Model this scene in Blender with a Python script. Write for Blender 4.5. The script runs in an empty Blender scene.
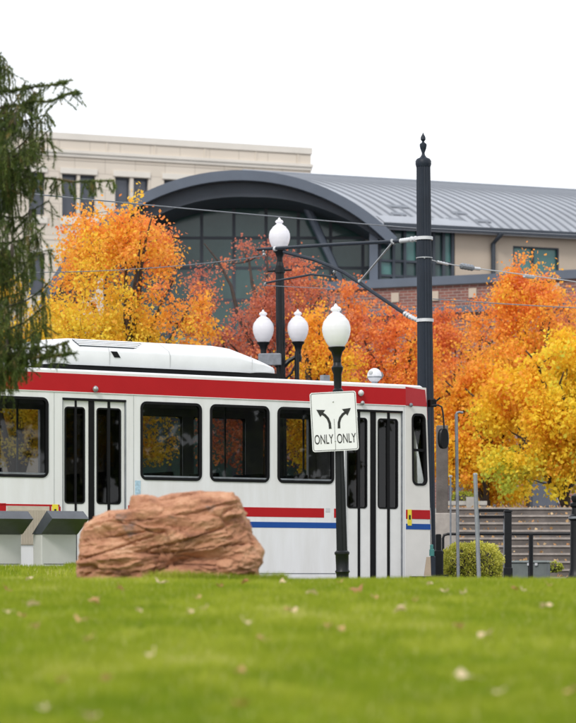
import bpy, math, random
import numpy as np
from mathutils import Vector, Matrix, noise

random.seed(7)
RNG = np.random.default_rng(7)
R = math.radians
PI = math.pi

# ------------------------------------------------------------------ camera
F = 2711.0            # focal length in photograph pixels (576 x 723, 135 mm on a 36 mm tall frame)
EYE = 0.45            # eye height over the street
sc = bpy.context.scene
col = sc.collection
cam_d = bpy.data.cameras.new('camera')
cam_d.sensor_fit = 'VERTICAL'
cam_d.sensor_height = 36.0
cam_d.sensor_width = 28.7
cam_d.lens = 135.0
cam_d.shift_y = (577.0 - 361.5) / 723.0
cam_d.clip_start = 0.1
cam_d.clip_end = 3000
cam_d.dof.use_dof = True
cam_d.dof.focus_distance = 42.0
cam_d.dof.aperture_fstop = 2.8
cam = bpy.data.objects.new('camera', cam_d)
cam.location = (0, 0, EYE)
cam.rotation_euler = (R(90), 0, 0)
col.objects.link(cam)
sc.camera = cam

# ------------------------------------------------------------------ world, sun, exposure
SUN_EL, SUN_AZ = R(42), R(208)      # azimuth clockwise from +Y: behind the camera, to the left
w = bpy.data.worlds.new('World')
sc.world = w
w.use_nodes = True
nt = w.node_tree
for n in list(nt.nodes):
    nt.nodes.remove(n)
wo = nt.nodes.new('ShaderNodeOutputWorld')
bg = nt.nodes.new('ShaderNodeBackground')
sky = nt.nodes.new('ShaderNodeTexSky')
sky.sky_type = 'NISHITA'
sky.sun_disc = False
sky.sun_elevation = SUN_EL
sky.sun_rotation = SUN_AZ
mx = nt.nodes.new('ShaderNodeMix')
mx.data_type = 'RGBA'
mx.inputs[0].default_value = 0.9      # closed cloud cover over the clear sky
mx.inputs[7].default_value = (10.6, 10.8, 11.2, 1)
nt.links.new(sky.outputs[0], mx.inputs[6])
nt.links.new(mx.outputs[2], bg.inputs[0])
bg.inputs[1].default_value = 0.1
nt.links.new(bg.outputs[0], wo.inputs[0])

sun_d = bpy.data.lights.new('sun', 'SUN')
sun_d.energy = 1.5
sun_d.angle = R(14)
sun_d.color = (1.0, 0.95, 0.88)
sun = bpy.data.objects.new('sun', sun_d)
sd = Vector((math.sin(SUN_AZ) * math.cos(SUN_EL), math.cos(SUN_AZ) * math.cos(SUN_EL), math.sin(SUN_EL)))
sun.rotation_euler = sd.to_track_quat('Z', 'Y').to_euler()
sun.location = (-20, -20, 30)
col.objects.link(sun)

sc.view_settings.view_transform = 'Standard'
sc.view_settings.look = 'None'
sc.view_settings.exposure = 0.38
sc.view_settings.gamma = 1.0

# ------------------------------------------------------------------ helpers
def P(px, py, Y):
    return Vector(((px - 288) / F * Y, Y, EYE + (577 - py) / F * Y))


def tag(o, label=None, cat=None, group=None, kind=None):
    if label: o['label'] = label
    if cat: o['category'] = cat
    if group: o['group'] = group
    if kind: o['kind'] = kind
    return o


def empty(name, loc=(0, 0, 0), rz=0.0, label=None, cat=None, group=None):
    o = bpy.data.objects.new(name, None)
    o.location = loc
    o.rotation_euler = (0, 0, rz)
    o.empty_display_size = 0.2
    col.objects.link(o)
    return tag(o, label, cat, group)


def link(name, me, m, parent=None):
    o = bpy.data.objects.new(name, me)
    if m is not None and not me.materials:
        me.materials.append(m)
    col.objects.link(o)
    o.parent = parent
    return o


def copy_tree(o, parent=None):
    c = o.copy()
    col.objects.link(c)
    c.parent = parent
    for ch in [x for x in CH.get(o.name, [])] if False else list(o.children):
        copy_tree(ch, c)
    return c


CH = {}


class MB:
    def __init__(s):
        s.v = []; s.f = []

    def add(s, vs, fs):
        b = len(s.v)
        s.v += [tuple(v) for v in vs]
        s.f += [tuple(b + i for i in f) for f in fs]
        return s

    def hexa(s, p):      # 8 points: bottom 4 ccw, top 4 ccw
        return s.add(p, [(3, 2, 1, 0), (4, 5, 6, 7), (0, 1, 5, 4), (1, 2, 6, 5), (2, 3, 7, 6), (3, 0, 4, 7)])

    def box(s, x0, x1, y0, y1, z0, z1):
        return s.hexa([(x0, y0, z0), (x1, y0, z0), (x1, y1, z0), (x0, y1, z0),
                       (x0, y0, z1), (x1, y0, z1), (x1, y1, z1), (x0, y1, z1)])

    def bbox(s, x0, x1, y0, y1, z0, z1, b=0.01):   # box with chamfered long edges round z and top
        pts = [(x0 + b, y0), (x1 - b, y0), (x1, y0 + b), (x1, y1 - b), (x1 - b, y1), (x0 + b, y1), (x0, y1 - b), (x0, y0 + b)]
        cx, cy = (x0 + x1) / 2, (y0 + y1) / 2
        rings = []
        for z, k in ((z0, 0), (z1 - b, 0), (z1, 1)):
            rings.append([(x - math.copysign(b, x - cx) * k, y - math.copysign(b, y - cy) * k, z) for x, y in pts])
        vs = sum(rings, [])
        fs = []
        for r in range(2):
            for i in range(8):
                j = (i + 1) % 8
                fs.append((r * 8 + i, r * 8 + j, r * 8 + 8 + j, r * 8 + 8 + i))
        fs.append(tuple(range(7, -1, -1)))
        fs.append(tuple(range(16, 24)))
        return s.add(vs, fs)

    def prism(s, pts, axis, a0, a1):      # polygon pts extruded along axis ('x','y','z')
        def mk(p, a):
            if axis == 'x': return (a, p[0], p[1])
            if axis == 'y': return (p[0], a, p[1])
            return (p[0], p[1], a)
        n = len(pts)
        vs = [mk(p, a0) for p in pts] + [mk(p, a1) for p in pts]
        fs = [(i, (i + 1) % n, n + (i + 1) % n, n + i) for i in range(n)]
        fs += [tuple(range(n - 1, -1, -1)), tuple(range(n, 2 * n))]
        return s.add(vs, fs)

    def lathe(s, prof, c=(0, 0, 0), seg=20, flute=0.0):    # prof: (r, z)
        vs = []
        for r, z in prof:
            for i in range(seg):
                a = 2 * PI * i / seg
                rr = r * (1 - (flute if i % 2 else 0))
                vs.append((c[0] + rr * math.cos(a), c[1] + rr * math.sin(a), c[2] + z))
        fs = []
        for k in range(len(prof) - 1):
            for i in range(seg):
                j = (i + 1) % seg
                fs.append((k * seg + i, k * seg + j, (k + 1) * seg + j, (k + 1) * seg + i))
        fs.append(tuple(range(seg - 1, -1, -1)))
        fs.append(tuple((len(prof) - 1) * seg + i for i in range(seg)))
        return s.add(vs, fs)

    def tube(s, pts, r, seg=8, caps=True):
        pts = [Vector(p) for p in pts]
        n = len(pts)
        rs = r if isinstance(r, (list, tuple)) else [r] * n
        vs = []
        ref = None
        for i, p in enumerate(pts):
            d = (pts[min(i + 1, n - 1)] - pts[max(i - 1, 0)])
            if d.length < 1e-9: d = Vector((0, 0, 1))
            d.normalize()
            if ref is None:
                ref = Vector((0, 0, 1)) if abs(d.z) < 0.9 else Vector((1, 0, 0))
            u = ref - d * ref.dot(d)
            if u.length < 1e-6:
                u = d.orthogonal()
            u.normalize()
            ref = u
            v = d.cross(u)
            for k in range(seg):
                a = 2 * PI * k / seg
                vs.append(p + (u * math.cos(a) + v * math.sin(a)) * rs[i])
        fs = []
        for i in range(n - 1):
            for k in range(seg):
                j = (k + 1) % seg
                fs.append((i * seg + k, i * seg + j, (i + 1) * seg + j, (i + 1) * seg + k))
        if caps:
            fs.append(tuple(range(seg - 1, -1, -1)))
            fs.append(tuple((n - 1) * seg + k for k in range(seg)))
        return s.add(vs, fs)

    def wall(s, x0, x1, z0, z1, holes, th=0.1, fn=None, back=True):
        """wall in the local xz plane facing -y, thickness th, rectangular holes (x0,x1,z0,z1)"""
        if fn is None:
            fn = lambda x, y, z: (x, y, z)
        xs = sorted(set([x0, x1] + [h[0] for h in holes] + [h[1] for h in holes]))
        zs = sorted(set([z0, z1] + [h[2] for h in holes] + [h[3] for h in holes]))
        xs = [x for x in xs if x0 <= x <= x1]; zs = [z for z in zs if z0 <= z <= z1]

        def solid(i, k):
            if i < 0 or k < 0 or i >= len(xs) - 1 or k >= len(zs) - 1: return False
            cx = (xs[i] + xs[i + 1]) / 2; cz = (zs[k] + zs[k + 1]) / 2
            return not any(h[0] < cx < h[1] and h[2] < cz < h[3] for h in holes)
        for i in range(len(xs) - 1):
            for k in range(len(zs) - 1):
                if not solid(i, k): continue
                a, b, c, d = xs[i], xs[i + 1], zs[k], zs[k + 1]
                s.add([fn(a, 0, c), fn(b, 0, c), fn(b, 0, d), fn(a, 0, d)], [(0, 1, 2, 3)])
                if back:
                    s.add([fn(a, th, c), fn(b, th, c), fn(b, th, d), fn(a, th, d)], [(3, 2, 1, 0)])
                if not solid(i - 1, k): s.add([fn(a, 0, c), fn(a, th, c), fn(a, th, d), fn(a, 0, d)], [(3, 2, 1, 0)])
                if not solid(i + 1, k): s.add([fn(b, 0, c), fn(b, th, c), fn(b, th, d), fn(b, 0, d)], [(0, 1, 2, 3)])
                if not solid(i, k - 1): s.add([fn(a, 0, c), fn(a, th, c), fn(b, th, c), fn(b, 0, c)], [(0, 1, 2, 3)])
                if not solid(i, k + 1): s.add([fn(a, 0, d), fn(a, th, d), fn(b, th, d), fn(b, 0, d)], [(3, 2, 1, 0)])
        return s

    def ring(s, x0, x1, z0, z1, wd, r, y0, y1, fn=None, seg=5):
        """rounded rectangular frame in the xz plane from depth y0 (front) to y1"""
        if fn is None:
            fn = lambda x, y, z: (x, y, z)

        def rr(ax, bx, az, bz, rad):
            out = []
            for cx, cz, a0 in ((bx - rad, bz - rad, 0), (ax + rad, bz - rad, 90), (ax + rad, az + rad, 180), (bx - rad, az + rad, 270)):
                for k in range(seg + 1):
                    a = R(a0 + 90 * k / seg)
                    out.append((cx + rad * math.cos(a), cz + rad * math.sin(a)))
            return out
        o = rr(x0, x1, z0, z1, r)
        i = rr(x0 + wd, x1 - wd, z0 + wd, z1 - wd, max(r - wd, 0.01))
        n = len(o)
        vs = [fn(p[0], y0, p[1]) for p in o] + [fn(p[0], y0, p[1]) for p in i] + \
             [fn(p[0], y1, p[1]) for p in i] + [fn(p[0], y1, p[1]) for p in o]
        fs = []
        for k in range(n):
            j = (k + 1) % n
            fs += [(k, j, n + j, n + k), (n + k, n + j, 2 * n + j, 2 * n + k), (3 * n + k, 3 * n + j, j, k),
                   (2 * n + k, 2 * n + j, 3 * n + j, 3 * n + k)]
        return s.add(vs, fs)

    def mesh(s, name, smooth=False):
        me = bpy.data.meshes.new(name)
        me.from_pydata(s.v, [], s.f)
        if smooth:
            me.polygons.foreach_set('use_smooth', [True] * len(me.polygons))
            try:
                me.set_sharp_from_angle(angle=R(38))
            except Exception:
                pass
        me.update()
        return me

    def build(s, name, m, parent=None, smooth=False, loc=None):
        o = link(name, s.mesh(name, smooth), m, parent)
        if loc is not None: o.location = loc
        return o


def np_mesh(name, V, k, tint=None, smooth=False):
    """V (n*k,3): n separate k-gons; tint per polygon"""
    n = len(V) // k
    me = bpy.data.meshes.new(name)
    me.vertices.add(n * k)
    me.vertices.foreach_set('co', np.ascontiguousarray(V, dtype=np.float32).ravel())
    me.loops.add(n * k)
    me.loops.foreach_set('vertex_index', np.arange(n * k, dtype=np.int32))
    me.polygons.add(n)
    me.polygons.foreach_set('loop_start', np.arange(0, n * k, k, dtype=np.int32))
    me.polygons.foreach_set('loop_total', np.full(n, k, dtype=np.int32))
    if smooth:
        me.polygons.foreach_set('use_smooth', np.ones(n, dtype=bool))
    if tint is not None:
        a = me.attributes.new('tint', 'FLOAT', 'POINT')
        a.data.foreach_set('value', np.repeat(tint, k).astype(np.float32))
    me.update()
    me.validate()
    return me


# ------------------------------------------------------------------ materials
def newmat(name):
    m = bpy.data.materials.new(name)
    m.use_nodes = True
    n = m.node_tree
    b = n.nodes['Principled BSDF']
    return m, n, b


def mat(name, c, rough=0.6, metal=0.0, var=0.12, scale=6.0, bump=0.0, bscale=40.0, spec=0.5, dirt=None, coat=0.0, stretch=None):
    m, n, b = newmat(name)
    tc = n.nodes.new('ShaderNodeTexCoord')
    src = tc.outputs['Object']
    if stretch:
        mp = n.nodes.new('ShaderNodeMapping')
        mp.inputs['Scale'].default_value = stretch
        n.links.new(src, mp.inputs[0]); src = mp.outputs[0]
    nz = n.nodes.new('ShaderNodeTexNoise')
    nz.inputs['Scale'].default_value = scale
    nz.inputs['Detail'].default_value = 6
    nz.inputs['Roughness'].default_value = 0.65
    n.links.new(src, nz.inputs[0])
    cr = n.nodes.new('ShaderNodeValToRGB')
    cr.color_ramp.elements[0].position = 0.3
    cr.color_ramp.elements[1].position = 0.7
    lo = tuple(x * (1 - var) for x in c) if dirt is None else dirt
    cr.color_ramp.elements[0].color = (*lo, 1)
    cr.color_ramp.elements[1].color = (*[min(1, x * (1 + var)) for x in c], 1)
    n.links.new(nz.outputs[0], cr.inputs[0])
    n.links.new(cr.outputs[0], b.inputs['Base Color'])
    b.inputs['Roughness'].default_value = rough
    b.inputs['Metallic'].default_value = metal
    b.inputs['Specular IOR Level'].default_value = spec
    b.inputs['Coat Weight'].default_value = coat
    b.inputs['Coat Roughness'].default_value = 0.12
    if bump > 0:
        n2 = n.nodes.new('ShaderNodeTexNoise')
        n2.inputs['Scale'].default_value = bscale
        n2.inputs['Detail'].default_value = 8
        n.links.new(src, n2.inputs[0])
        bp = n.nodes.new('ShaderNodeBump')
        bp.inputs['Strength'].default_value = bump
        bp.inputs['Distance'].default_value = 0.02
        n.links.new(n2.outputs[0], bp.inputs['Height'])
        n.links.new(bp.outputs[0], b.inputs['Normal'])
    return m


def leafmat(name, stops, trans=0.35, rough=0.55, attr='tint'):
    m, n, b = newmat(name)
    at = n.nodes.new('ShaderNodeAttribute')
    at.attribute_name = attr
    cr = n.nodes.new('ShaderNodeValToRGB')
    el = cr.color_ramp.elements
    while len(el) > 1: el.remove(el[-1])
    el[0].position = stops[0][0]; el[0].color = (*stops[0][1], 1)
    for p, c in stops[1:]:
        e = el.new(p); e.color = (*c, 1)
    n.links.new(at.outputs['Fac'], cr.inputs[0])
    n.links.new(cr.outputs[0], b.inputs['Base Color'])
    b.inputs['Roughness'].default_value = rough
    b.inputs['Specular IOR Level'].default_value = 0.3
    tr = n.nodes.new('ShaderNodeBsdfTranslucent')
    n.links.new(cr.outputs[0], tr.inputs[0])
    ms = n.nodes.new('ShaderNodeMixShader')
    ms.inputs[0].default_value = trans
    out = n.nodes['Material Output']
    n.links.new(b.outputs[0], ms.inputs[1])
    n.links.new(tr.outputs[0], ms.inputs[2])
    n.links.new(ms.outputs[0], out.inputs[0])
    return m


def glassmat(name, tint, refl_rough=0.02, ior=1.45):
    m, n, b = newmat(name)
    n.nodes.remove(b)
    tr = n.nodes.new('ShaderNodeBsdfTransparent'); tr.inputs[0].default_value = (*tint, 1)
    gl = n.nodes.new('ShaderNodeBsdfGlossy'); gl.inputs['Roughness'].default_value = refl_rough
    gl.inputs[0].default_value = (0.9, 0.9, 0.9, 1)
    fr = n.nodes.new('ShaderNodeFresnel'); fr.inputs[0].default_value = ior
    ms = n.nodes.new('ShaderNodeMixShader')
    n.links.new(fr.outputs[0], ms.inputs[0])
    n.links.new(tr.outputs[0], ms.inputs[1]); n.links.new(gl.outputs[0], ms.inputs[2])
    n.links.new(ms.outputs[0], n.nodes['Material Output'].inputs[0])
    return m


M = {}
M['tram_white'] = mat('tram_white', (0.76, 0.765, 0.785), 0.4, var=0.03, scale=1.6, coat=0.08, bump=0.06, bscale=3, spec=.3, dirt=(.68, .675, .67), stretch=(2.2, 1, .35))
M['cab_white'] = mat('cab_white', (0.70, 0.68, 0.65), 0.4, var=0.05, scale=2.0)
M['door_white'] = mat('door_white', (0.72, 0.72, 0.715), 0.4, var=0.05, scale=3, bump=0.03, bscale=5)
M['tram_red'] = mat('tram_red', (0.42, 0.010, 0.014), 0.5, var=0.06, scale=2, spec=.2)
M['cab_red_lit'] = mat('cab_red_lit', (0.42, 0.030, 0.038), 0.55, var=0.08, scale=3, spec=.25)  # tram red made lighter, the angled cab's extra light put into the colour
M['tram_blue'] = mat('tram_blue', (0.012, 0.07, 0.30), 0.45, var=0.06, scale=3, spec=.25)
M['roof_white'] = mat('roof_white', (0.70, 0.71, 0.73), 0.45, var=0.05, scale=2.5, bump=0.1, bscale=4)
M['rubber'] = mat('rubber', (0.006, 0.006, 0.007), 0.6, var=0.2, scale=9, spec=.18)
M['black_metal'] = mat('black_metal', (0.006, 0.007, 0.009), 0.42, var=0.25, scale=12, bump=0.05, spec=.28)
M['navy_metal'] = mat('navy_metal', (0.012, 0.018, 0.029), 0.48, var=0.2, scale=5, bump=0.05, spec=.28)
M['steel'] = mat('steel', (0.36, 0.37, 0.38), 0.4, metal=0.6, var=0.2, scale=14)
M['dull_steel'] = mat('dull_steel', (0.20, 0.215, 0.24), 0.5, metal=0.3, var=0.25, scale=10)
M['pale_insulator'] = mat('pale_insulator', (0.55, 0.56, 0.58), 0.3, var=0.1)
M['sticker_yellow'] = mat('sticker_yellow', (0.75, 0.62, 0.04), 0.5)
M['sticker_blue'] = mat('sticker_blue', (0.40, 0.56, 0.68), 0.5, var=0.25, scale=30)
M['grille'] = mat('grille', (0.42, 0.43, 0.44), 0.6)
M['vent_beige'] = mat('vent_beige', (0.50, 0.44, 0.36), 0.6)
M['interior'] = mat('interior', (0.30, 0.29, 0.28), 0.7, var=0.2)
M['seat'] = mat('seat', (0.03, 0.04, 0.09), 0.8, var=0.3)
M['vent_tan'] = mat('vent_tan', (0.34, 0.27, 0.2), 0.7)
M['tram_glass'] = glassmat('tram_glass', (0.44, 0.45, 0.45))
M['door_glass'] = glassmat('door_glass', (0.10, 0.10, 0.10))
M['cab_glass'] = glassmat('cab_glass', (0.90, 0.92, 0.90))
M['sign_white'] = mat('sign_white', (0.76, 0.755, 0.80), 0.35, var=0.03)
M['sign_black'] = mat('sign_black', (0.012, 0.012, 0.012), 0.5)
M['asphalt'] = mat('asphalt', (0.09, 0.09, 0.092), 0.9, var=0.2, scale=3, bump=0.3, bscale=60)
M['concrete'] = mat('concrete', (0.34, 0.325, 0.30), 0.85, var=0.2, scale=2, bump=0.2)
M['pedestal_grey'] = mat('pedestal_grey', (0.50, 0.50, 0.50), 0.7, var=0.06, scale=3, bump=0.05)
M['slate_top'] = mat('slate_top', (0.055, 0.062, 0.075), 0.42, var=0.2, scale=6)
M['bark'] = mat('bark', (0.055, 0.042, 0.036), 0.9, var=0.4, scale=8, bump=0.6, bscale=20)
def stonemat():
    m, n, b = newmat('stone_beige')
    tc = n.nodes.new('ShaderNodeTexCoord')
    mp = n.nodes.new('ShaderNodeMapping'); mp.inputs['Rotation'].default_value = (R(90), 0, 0)
    n.links.new(tc.outputs['Object'], mp.inputs[0])
    br = n.nodes.new('ShaderNodeTexBrick')
    br.inputs['Color1'].default_value = (0.68, 0.61, 0.525, 1); br.inputs['Color2'].default_value = (0.65, 0.58, 0.495, 1)
    br.inputs['Mortar'].default_value = (0.50, 0.44, 0.37, 1); br.inputs['Scale'].default_value = 1.0
    br.inputs['Brick Width'].default_value = 1.7; br.inputs['Row Height'].default_value = 0.85; br.inputs['Mortar Size'].default_value = 0.022
    n.links.new(mp.outputs[0], br.inputs[0])
    nz = n.nodes.new('ShaderNodeTexNoise'); nz.inputs['Scale'].default_value = .5; nz.inputs['Detail'].default_value = 8
    n.links.new(tc.outputs['Object'], nz.inputs[0])
    mm = n.nodes.new('ShaderNodeMix'); mm.data_type = 'RGBA'; mm.blend_type = 'MULTIPLY'; mm.inputs[0].default_value = .10
    n.links.new(br.outputs[0], mm.inputs[6]); n.links.new(nz.outputs[0], mm.inputs[7])
    n.links.new(mm.outputs[2], b.inputs['Base Color']); b.inputs['Roughness'].default_value = .85
    return m
M['stone_beige'] = stonemat()
M['stone_pale'] = mat('stone_pale', (0.68, 0.64, 0.58), 0.85, var=0.06, scale=0.5)
M['roof_metal'] = mat('roof_metal', (0.40, 0.425, 0.47), 0.5, metal=0.1, var=0.10, scale=0.5)
M['seam_metal'] = mat('seam_metal', (0.24, 0.26, 0.295), 0.45, metal=0.2, var=0.1, scale=1)
M['slate_trim'] = mat('slate_trim', (0.085, 0.105, 0.14), 0.5, var=0.12, scale=0.8)
M['slate_dark'] = mat('slate_dark', (0.040, 0.050, 0.066), 0.6, var=0.15, scale=0.8)
M['stucco'] = mat('stucco', (0.46, 0.385, 0.31), 0.9, var=0.06, scale=0.6, bump=0.1)
M['bldg_glass'] = mat('bldg_glass', (0.040, 0.082, 0.080), 0.12, var=0.35, scale=0.35, spec=0.5)
M['bldg_glass_teal'] = mat('bldg_glass_teal', (0.07, 0.19, 0.18), 0.15, var=0.25, scale=0.5)
M['bldg_glass_blue'] = mat('bldg_glass_blue', (0.075, 0.085, 0.11), 0.2, var=0.25, scale=0.5)
M['wood_step'] = mat('wood_step', (0.125, 0.108, 0.098), 0.9, var=0.35, scale=2.5, bump=0.3)
M['step_pale'] = mat('step_pale', (0.36, 0.325, 0.295), 0.85, var=0.25, scale=3)
M['post_grey'] = mat('post_grey', (0.24, 0.255, 0.28), 0.55, metal=.2, var=.2, scale=8)
M['nosing'] = mat('nosing', (0.31, 0.275, 0.25), 0.85, var=0.3, scale=5)
M['teal_paint'] = mat('teal_paint', (0.03, 0.16, 0.15), 0.5)
M['box_grey'] = mat('box_grey', (0.13, 0.15, 0.145), 0.6, var=0.2, scale=4)


def brickmat():
    m, n, b = newmat('brick_wall')
    tc = n.nodes.new('ShaderNodeTexCoord')
    mp = n.nodes.new('ShaderNodeMapping')
    mp.inputs['Rotation'].default_value = (R(90), 0, 0)
    n.links.new(tc.outputs['Object'], mp.inputs[0])
    br = n.nodes.new('ShaderNodeTexBrick')
    br.inputs['Color1'].default_value = (0.24, 0.095, 0.075, 1)
    br.inputs['Color2'].default_value = (0.17, 0.075, 0.065, 1)
    br.inputs['Mortar'].default_value = (0.30, 0.24, 0.21, 1)
    br.inputs['Scale'].default_value = 1.0
    br.inputs['Brick Width'].default_value = 0.3
    br.inputs['Row Height'].default_value = 0.1
    br.inputs['Mortar Size'].default_value = 0.012
    n.links.new(mp.outputs[0], br.inputs[0])
    n.links.new(br.outputs[0], b.inputs['Base Color'])
    b.inputs['Roughness'].default_value = 0.9
    bp = n.nodes.new('ShaderNodeBump'); bp.inputs['Strength'].default_value = 0.4; bp.inputs['Distance'].default_value = 0.02
    bp.invert = True
    n.links.new(br.outputs['Fac'], bp.inputs['Height']); n.links.new(bp.outputs[0], b.inputs['Normal'])
    return m


M['brick'] = brickmat()


def globemat():
    m, n, b = newmat('globe_glass')
    b.inputs['Base Color'].default_value = (0.96, 0.955, 0.99, 1)
    b.inputs['Roughness'].default_value = 0.18
    tr = n.nodes.new('ShaderNodeBsdfTranslucent'); tr.inputs[0].default_value = (0.97, 0.96, 0.99, 1)
    ms = n.nodes.new('ShaderNodeMixShader'); ms.inputs[0].default_value = 0.5
    n.links.new(b.outputs[0], ms.inputs[1]); n.links.new(tr.outputs[0], ms.inputs[2])
    n.links.new(ms.outputs[0], n.nodes['Material Output'].inputs[0])
    return m


M['globe'] = globemat()


def rockmat():
    m, n, b = newmat('sandstone')
    tc = n.nodes.new('ShaderNodeTexCoord')
    mp = n.nodes.new('ShaderNodeMapping')
    mp.inputs['Rotation'].default_value = (0, R(8), 0)
    mp.inputs['Scale'].default_value = (2.2, 2.2, 5.0)
    n.links.new(tc.outputs['Object'], mp.inputs[0])
    nz = n.nodes.new('ShaderNodeTexNoise'); nz.inputs['Scale'].default_value = 1.6; nz.inputs['Detail'].default_value = 9; nz.inputs['Roughness'].default_value = 0.7
    n.links.new(mp.outputs[0], nz.inputs[0])
    cr = n.nodes.new('ShaderNodeValToRGB')
    el = cr.color_ramp.elements
    el[0].position = 0.26; el[0].color = (0.15, 0.065, 0.042, 1)
    el[1].position = 0.70; el[1].color = (0.76, 0.48, 0.32, 1)
    e = el.new(0.43); e.color = (0.46, 0.21, 0.12, 1)
    e = el.new(0.58); e.color = (0.66, 0.345, 0.205, 1)
    n.links.new(nz.outputs[0], cr.inputs[0])
    # grey lichen patches
    n3 = n.nodes.new('ShaderNodeTexNoise'); n3.inputs['Scale'].default_value = 4.5; n3.inputs['Detail'].default_value = 5
    n.links.new(tc.outputs['Object'], n3.inputs[0])
    c3 = n.nodes.new('ShaderNodeValToRGB'); c3.color_ramp.elements[0].position = 0.64; c3.color_ramp.elements[1].position = 0.74
    n.links.new(n3.outputs[0], c3.inputs[0])
    mm = n.nodes.new('ShaderNodeMix'); mm.data_type = 'RGBA'
    mm.inputs[7].default_value = (0.27, 0.20, 0.18, 1)
    n.links.new(c3.outputs[0], mm.inputs[0]); n.links.new(cr.outputs[0], mm.inputs[6])
    n.links.new(mm.outputs[2], b.inputs['Base Color'])
    b.inputs['Roughness'].default_value = 0.92
    n2 = n.nodes.new('ShaderNodeTexNoise'); n2.inputs['Scale'].default_value = 9; n2.inputs['Detail'].default_value = 10; n2.inputs['Roughness'].default_value = 0.75
    n.links.new(mp.outputs[0], n2.inputs[0])
    bp = n.nodes.new('ShaderNodeBump'); bp.inputs['Strength'].default_value = .8; bp.inputs['Distance'].default_value = 0.04
    n.links.new(n2.outputs[0], bp.inputs['Height']); n.links.new(bp.outputs[0], b.inputs['Normal'])
    return m


M['rock'] = rockmat()
M['grass'] = leafmat('grass_blades', [(0.0, (0.125, 0.205, 0.012)), (0.5, (0.245, 0.305, 0.022)), (0.85, (0.40, 0.43, 0.05)), (1.0, (0.60, 0.54, 0.24))], 0.35, 0.8)
M['grass'].node_tree.nodes['Principled BSDF'].inputs['Specular IOR Level'].default_value = 0.08
M['soil'] = mat('lawn_soil', (0.20, 0.28, 0.018), 0.95, spec=.05, dirt=(0.13, 0.19, 0.015), scale=1.3, bump=0.2)
AUT = {
    'orange': [(0, (0.62, 0.17, 0.09)), (0.25, (0.86, 0.29, 0.09)), (0.5, (0.93, 0.41, 0.08)), (0.75, (0.94, 0.56, 0.07)), (1, (0.90, 0.70, 0.07))],
    'red': [(0, (0.40, 0.14, 0.11)), (0.35, (0.64, 0.21, 0.13)), (0.7, (0.80, 0.30, 0.12)), (1, (0.88, 0.46, 0.08))],
    'gold': [(0, (0.88, 0.37, 0.06)), (0.25, (0.92, 0.53, 0.05)), (0.6, (0.93, 0.68, 0.05)), (0.85, (0.88, 0.75, 0.07)), (1, (0.56, 0.64, 0.09))],
}
for k_, v_ in AUT.items():
    M['leaf_' + k_] = leafmat('leaf_' + k_, v_, 0.5)
M['needle'] = leafmat('needles', [(0, (0.050, 0.085, 0.030)), (0.4, (0.12, 0.17, 0.045)), (0.8, (0.24, 0.26, 0.075)), (1, (0.32, 0.22, 0.10))], 0.35)
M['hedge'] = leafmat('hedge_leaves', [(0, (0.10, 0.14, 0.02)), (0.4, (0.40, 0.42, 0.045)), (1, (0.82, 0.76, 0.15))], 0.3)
M['dry_leaf'] = leafmat('dry_leaf', [(0, (0.35, 0.16, 0.06)), (0.5, (0.55, 0.34, 0.15)), (1, (0.70, 0.56, 0.36))], 0.25)

# ------------------------------------------------------------------ ground
def lawn_z(x, y):
    pts = [(-6, -0.32), (0, -0.22), (6, -0.12), (9, -0.045), (14, 0.135), (18, 0.285), (21, 0.378), (23, 0.402), (25, 0.39), (28, 0.28), (31, 0.14), (45, 0.10)]
    for i in range(len(pts) - 1):
        if pts[i][0] <= y <= pts[i + 1][0]:
            t = (y - pts[i][0]) / (pts[i + 1][0] - pts[i][0])
            z = pts[i][1] + (pts[i + 1][1] - pts[i][1]) * t
            break
    else:
        z = pts[0][1] if y < 0 else 0.1
    # mound behind the rock, to the left
    if y > 25:
        a = min(1, max(0, (y - 27) / 5.5)); a = a * a * (3 - 2 * a)
        b = min(1, max(0, (-1.55 - x) / 0.9)); b = b * b * (3 - 2 * b)
        z = z + (0.535 - z) * a * b
    z += 0.012 * noise.noise(Vector((x * 0.6, y * 0.5, 0)))
    return z


def sheet(name, x0, x1, nx, y0, y1, ny, fz, m):
    mb = MB()
    vs = []
    for j in range(ny + 1):
        for i in range(nx + 1):
            x = x0 + (x1 - x0) * i / nx; y = y0 + (y1 - y0) * j / ny
            vs.append((x, y, fz(x, y)))
    fs = [(j * (nx + 1) + i, j * (nx + 1) + i + 1, (j + 1) * (nx + 1) + i + 1, (j + 1) * (nx + 1) + i) for j in range(ny) for i in range(nx)]
    mb.add(vs, fs)
    return mb.build(name, m, None, True)


tag(MB().add([(-1500, -300, -0.5), (1500, -300, -0.5), (1500, 2500, -0.5), (-1500, 2500, -0.5)], [(0, 1, 2, 3)]).build('ground', M['asphalt']), kind='structure')
tag(MB().add([(-60, 33, 0), (60, 33, 0), (60, 210, 0), (-60, 210, 0)], [(0, 1, 2, 3)]).build('street', M['asphalt']), kind='structure')
tag(sheet('lawn', -14, 16, 90, -6, 38, 130, lawn_z, M['soil']), kind='structure')
tag(MB().box(-60, 60, 38.0, 38.2, -0.4, 0.14).build('kerb', M['concrete']), kind='structure')


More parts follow.
